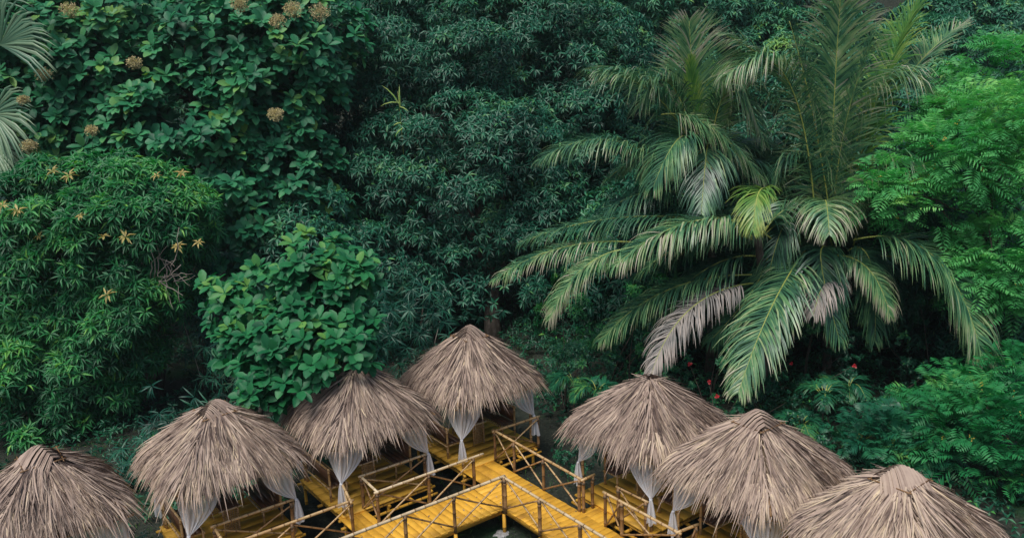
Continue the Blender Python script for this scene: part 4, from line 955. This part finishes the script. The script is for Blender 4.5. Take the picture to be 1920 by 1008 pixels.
# lady palms behind the corner hut
def lady(label, px, py, Y, rx, ry, n):
    m_ = mpp(Y); c_ = at(px, py, Y); base = gz(c_); e = empty('lady_palm', base, label, 'palm', 'fan-leaved clump palms in the shade')
    C = c_+rng.normal(0, .5, (n, 3))*[rx*m_, .6, ry*m_]; A = unit(np.array([0, -.55, .25])+rng.normal(0, .35, (n, 3)))
    P, D, N, Ls, Ws, v = rosettes(C, A, 11, .5, .045, .95, .55, rng.normal(.5, .1, n)); mb = MB(); leaves(mb, P, D, N, Ls, Ws, v, 'blade'); mb.build('foliage', MAT['ladypalm'], e, base, kind='stuff')
    for _ in range(6):
        mb = MB(); j = rng.randint(n); limb(mb, base+[rng.normal(0, .4), 0, 0], C[j], .022, .015, .03, 6, 6); mb.build('cane', MAT['twig'] if _ < 2 else MAT['bark'], e, base, smooth=True)
for a in [('clump of fan-leaved shade palms left behind the corner hut roof', 770, 600, 9, 80, 90, 90), ('fan-leaved shade palm between the young teak and the corner hut', 700, 640, 8, 50, 60, 50), ('shade palm low behind the left-hand huts', 440, 680, 9, 60, 80, 60), ('dark shade palm between the mango tree and the young teak', 380, 560, 11, 60, 110, 80), ('shade palm behind the second hut from the left', 330, 800, 5.5, 80, 40, 50), ('shade palm beside the leftmost hut roof', 230, 880, 3.4, 50, 30, 30)]:
    lady(*a)
# thin reed standing in front of the central mango
rb = gz(at(760, 640, 19)); re_ = empty('giant_reed', rb, 'single thin pale green reed rising in front of the dark central mango tree', 'reed')
mb = MB(); Pr = bez([rb, at(770, 420, 19), at(758, 290, 16.6), at(746, 172, 15)], 14); tube(mb, Pr, np.linspace(.016, .008, 14), 6, .8); mb.build('cane', MAT['rachis'], re_, rb, smooth=True)
for (px, py, qx, qy) in [(748, 195, 728, 165), (748, 192, 720, 192), (750, 200, 748, 170), (750, 200, 762, 204), (752, 230, 740, 232), (755, 240, 742, 250)]:
    mb = MB(); a, b = at(px, py, 15), at(qx, qy, 14.9); leaves(mb, a[None], (b-a)[None], np.array([[0, -.6, 1.]]), np.linalg.norm(b-a)*1.3, .07, np.array([.8]), 'blade'); mb.build('leaf', MAT['cocobright'], re_, rb)

# ------------------------------------------------------------------ hill vegetation
def hill_veg():
    n = 1500; x = rng.uniform(-50, 70, n); y = rng.uniform(31, 70, n)
    z = hill_h(x, y); C = np.stack([x, y, z+.4], 1)
    per = 26; dd = unit(rng.normal(0, 1, (n, per, 3))+[0, -.5, .7]); r = rng.uniform(.8, 2.2, n)
    Q = C[:, None]+dd*r[:, None, None]*[1, 1, .8]; A = unit(dd+[0, -.2, .3]); T = np.repeat(rng.normal(.42, .16, n)[:, None], per, 1)
    P, D, N, Ls, Ws, v = rosettes(Q.reshape(-1, 3), A.reshape(-1, 3), 7, .55, .2, .9, .35, T.ravel()); mb = MB(); leaves(mb, P, D, N, Ls, Ws, v, 'simple')
    o = mb.build('hill_scrub', MAT['hill'], None, kind='stuff'); o['label'] = 'dark tangled scrub covering the hillside along the top edge of the photo'; o['category'] = 'scrub'
hill_veg()
def hill_bush(label, px, py, Y, rx, ry, mat='hill'):
    c_ = at(px, py, Y); base = np.array([c_[0], c_[1], hill_h(c_[0], c_[1])])
    tree('hillside_tree', label, base, [ell(px, py, Y, rx, ry, 2), ell(px+rx*.5, py+ry*.4, Y, rx*.6, ry*.5, 1.6)], mat, 'mango', .6, 60, 7, 9, .45, .16, group='trees on the dark hillside', trunk_r=.15, n_limbs=2)
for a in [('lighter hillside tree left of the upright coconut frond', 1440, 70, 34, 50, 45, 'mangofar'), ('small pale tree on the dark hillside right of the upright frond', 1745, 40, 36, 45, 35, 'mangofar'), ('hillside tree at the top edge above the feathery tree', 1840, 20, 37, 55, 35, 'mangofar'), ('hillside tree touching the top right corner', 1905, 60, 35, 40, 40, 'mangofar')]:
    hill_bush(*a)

# ------------------------------------------------------------------ grass and ground litter
def grass():
    mb = MB(); n = 26000
    x = rng.uniform(-17, 17, n); y = rng.uniform(-4, 24, n); k_ = np.sin(x*.6+1.3)*np.cos(y*.5)+rng.normal(0, .4, n)-(y < 2)*.8 > -.1
    x, y = x[k_], y[k_]; n = len(x); P = np.stack([x, y, np.full(n, GZ-.01)], 1)
    D = unit(rng.normal(0, .5, (n, 3))+[0, 0, 1.]); leaves(mb, P, D, rng.normal(0, 1, (n, 3)), rng.uniform(.08, .3, n), .02, rng.normal(.5, .2, n), 'simple')
    o = mb.build('grass', MAT['grass'], None, kind='stuff'); o['label'] = 'thin green grass and weeds growing on the dark ground around the huts'; o['category'] = 'grass'
    mb = MB(); n = 9000; P = np.stack([rng.uniform(-17, 17, n), rng.uniform(-6, 20, n), np.full(n, GZ+.015)], 1); D = rng.normal(0, 1, (n, 3))*[1, 1, .15]
    leaves(mb, P, D, np.array([0, 0, 1.])+rng.normal(0, .3, (n, 3)), rng.uniform(.06, .18, n), .05, rng.rand(n)*.6, 'simple')
    o = mb.build('fallen_leaves', MAT['bark'], None, kind='stuff'); o['label'] = 'brown fallen leaves scattered over the ground under the trees'; o['category'] = 'leaf litter'
grass()
def cover():
    n = 15000; x = rng.uniform(-20, 22, n); y = rng.uniform(-9, 26, n)
    s_ = x*Ld[0]+y*Ld[1]; t_ = x*Rd[0]+y*Rd[1]
    ok = ~((s_ > -5.4) & (t_ > -5.6)) & ~((s_ > 0) & (t_ > 0)); dens = np.sin(x*.8)*np.cos(y*.7+1)+rng.normal(0, .5, n)+(x > 1)*.8
    ok &= dens > -.1; x, y = x[ok], y[ok]; n = len(x)
    C = np.stack([x, y, GZ+rng.uniform(.0, .4, n)+.35*np.clip(y-6, 0, 1)*rng.rand(n)], 1); A = unit(rng.normal(0, .35, (n, 3))+[0, -.3, 1.])
    P, D, N, Ls, Ws, v = rosettes(C, A, 6, .22, .085, .9, .2, rng.normal(.42, .14, n)); mb = MB(); leaves(mb, P, D, N, Ls, Ws, v, 'mango')
    o = mb.build('ground_plants', MAT['shrub'], None, kind='stuff'); o['label'] = 'low dark broad-leaved weeds covering the shaded ground beneath the trees'; o['category'] = 'weeds'
cover()


def haze():
    mb = MB(); box(mb, (0, 45, 21), (260, 160, 45))
    m = bpy.data.materials.new('haze'); m.use_nodes = True; t = m.node_tree; t.nodes.clear()
    o = t.nodes.new('ShaderNodeOutputMaterial'); v = t.nodes.new('ShaderNodeVolumePrincipled'); v.inputs['Color'].default_value = (.75, .9, .9, 1); v.inputs['Density'].default_value = .0003; v.inputs['Anisotropy'].default_value = .2
    t.links.new(v.outputs[0], o.inputs['Volume'])
    h = mb.build('haze', m, None, kind='stuff'); h['label'] = 'thin pale humid haze over the trees'; h['category'] = 'haze'
haze()
def deck_leaves():
    mb = MB(); n = 110; a = rng.rand(n) < .5; u1 = rng.uniform(-WW+.05, -.05, n); u2 = rng.uniform(-1.2, 8, n); s_ = np.where(a, u2, u1); t_ = np.where(a, u1, u2)
    P = np.array([W(x, y, .012) for x, y in zip(s_, t_)]); D = rng.normal(0, 1, (n, 3))*[1, 1, .08]
    leaves(mb, P, D, np.array([0, 0, 1.])+rng.normal(0, .1, (n, 3)), rng.uniform(.05, .12, n), .035, rng.rand(n), 'simple')
    o = mb.build('fallen_leaves', MAT['thatch'], None, kind='stuff'); o['label'] = 'few dry leaf scraps lying on the yellow walkway planks'; o['category'] = 'leaf litter'
deck_leaves()
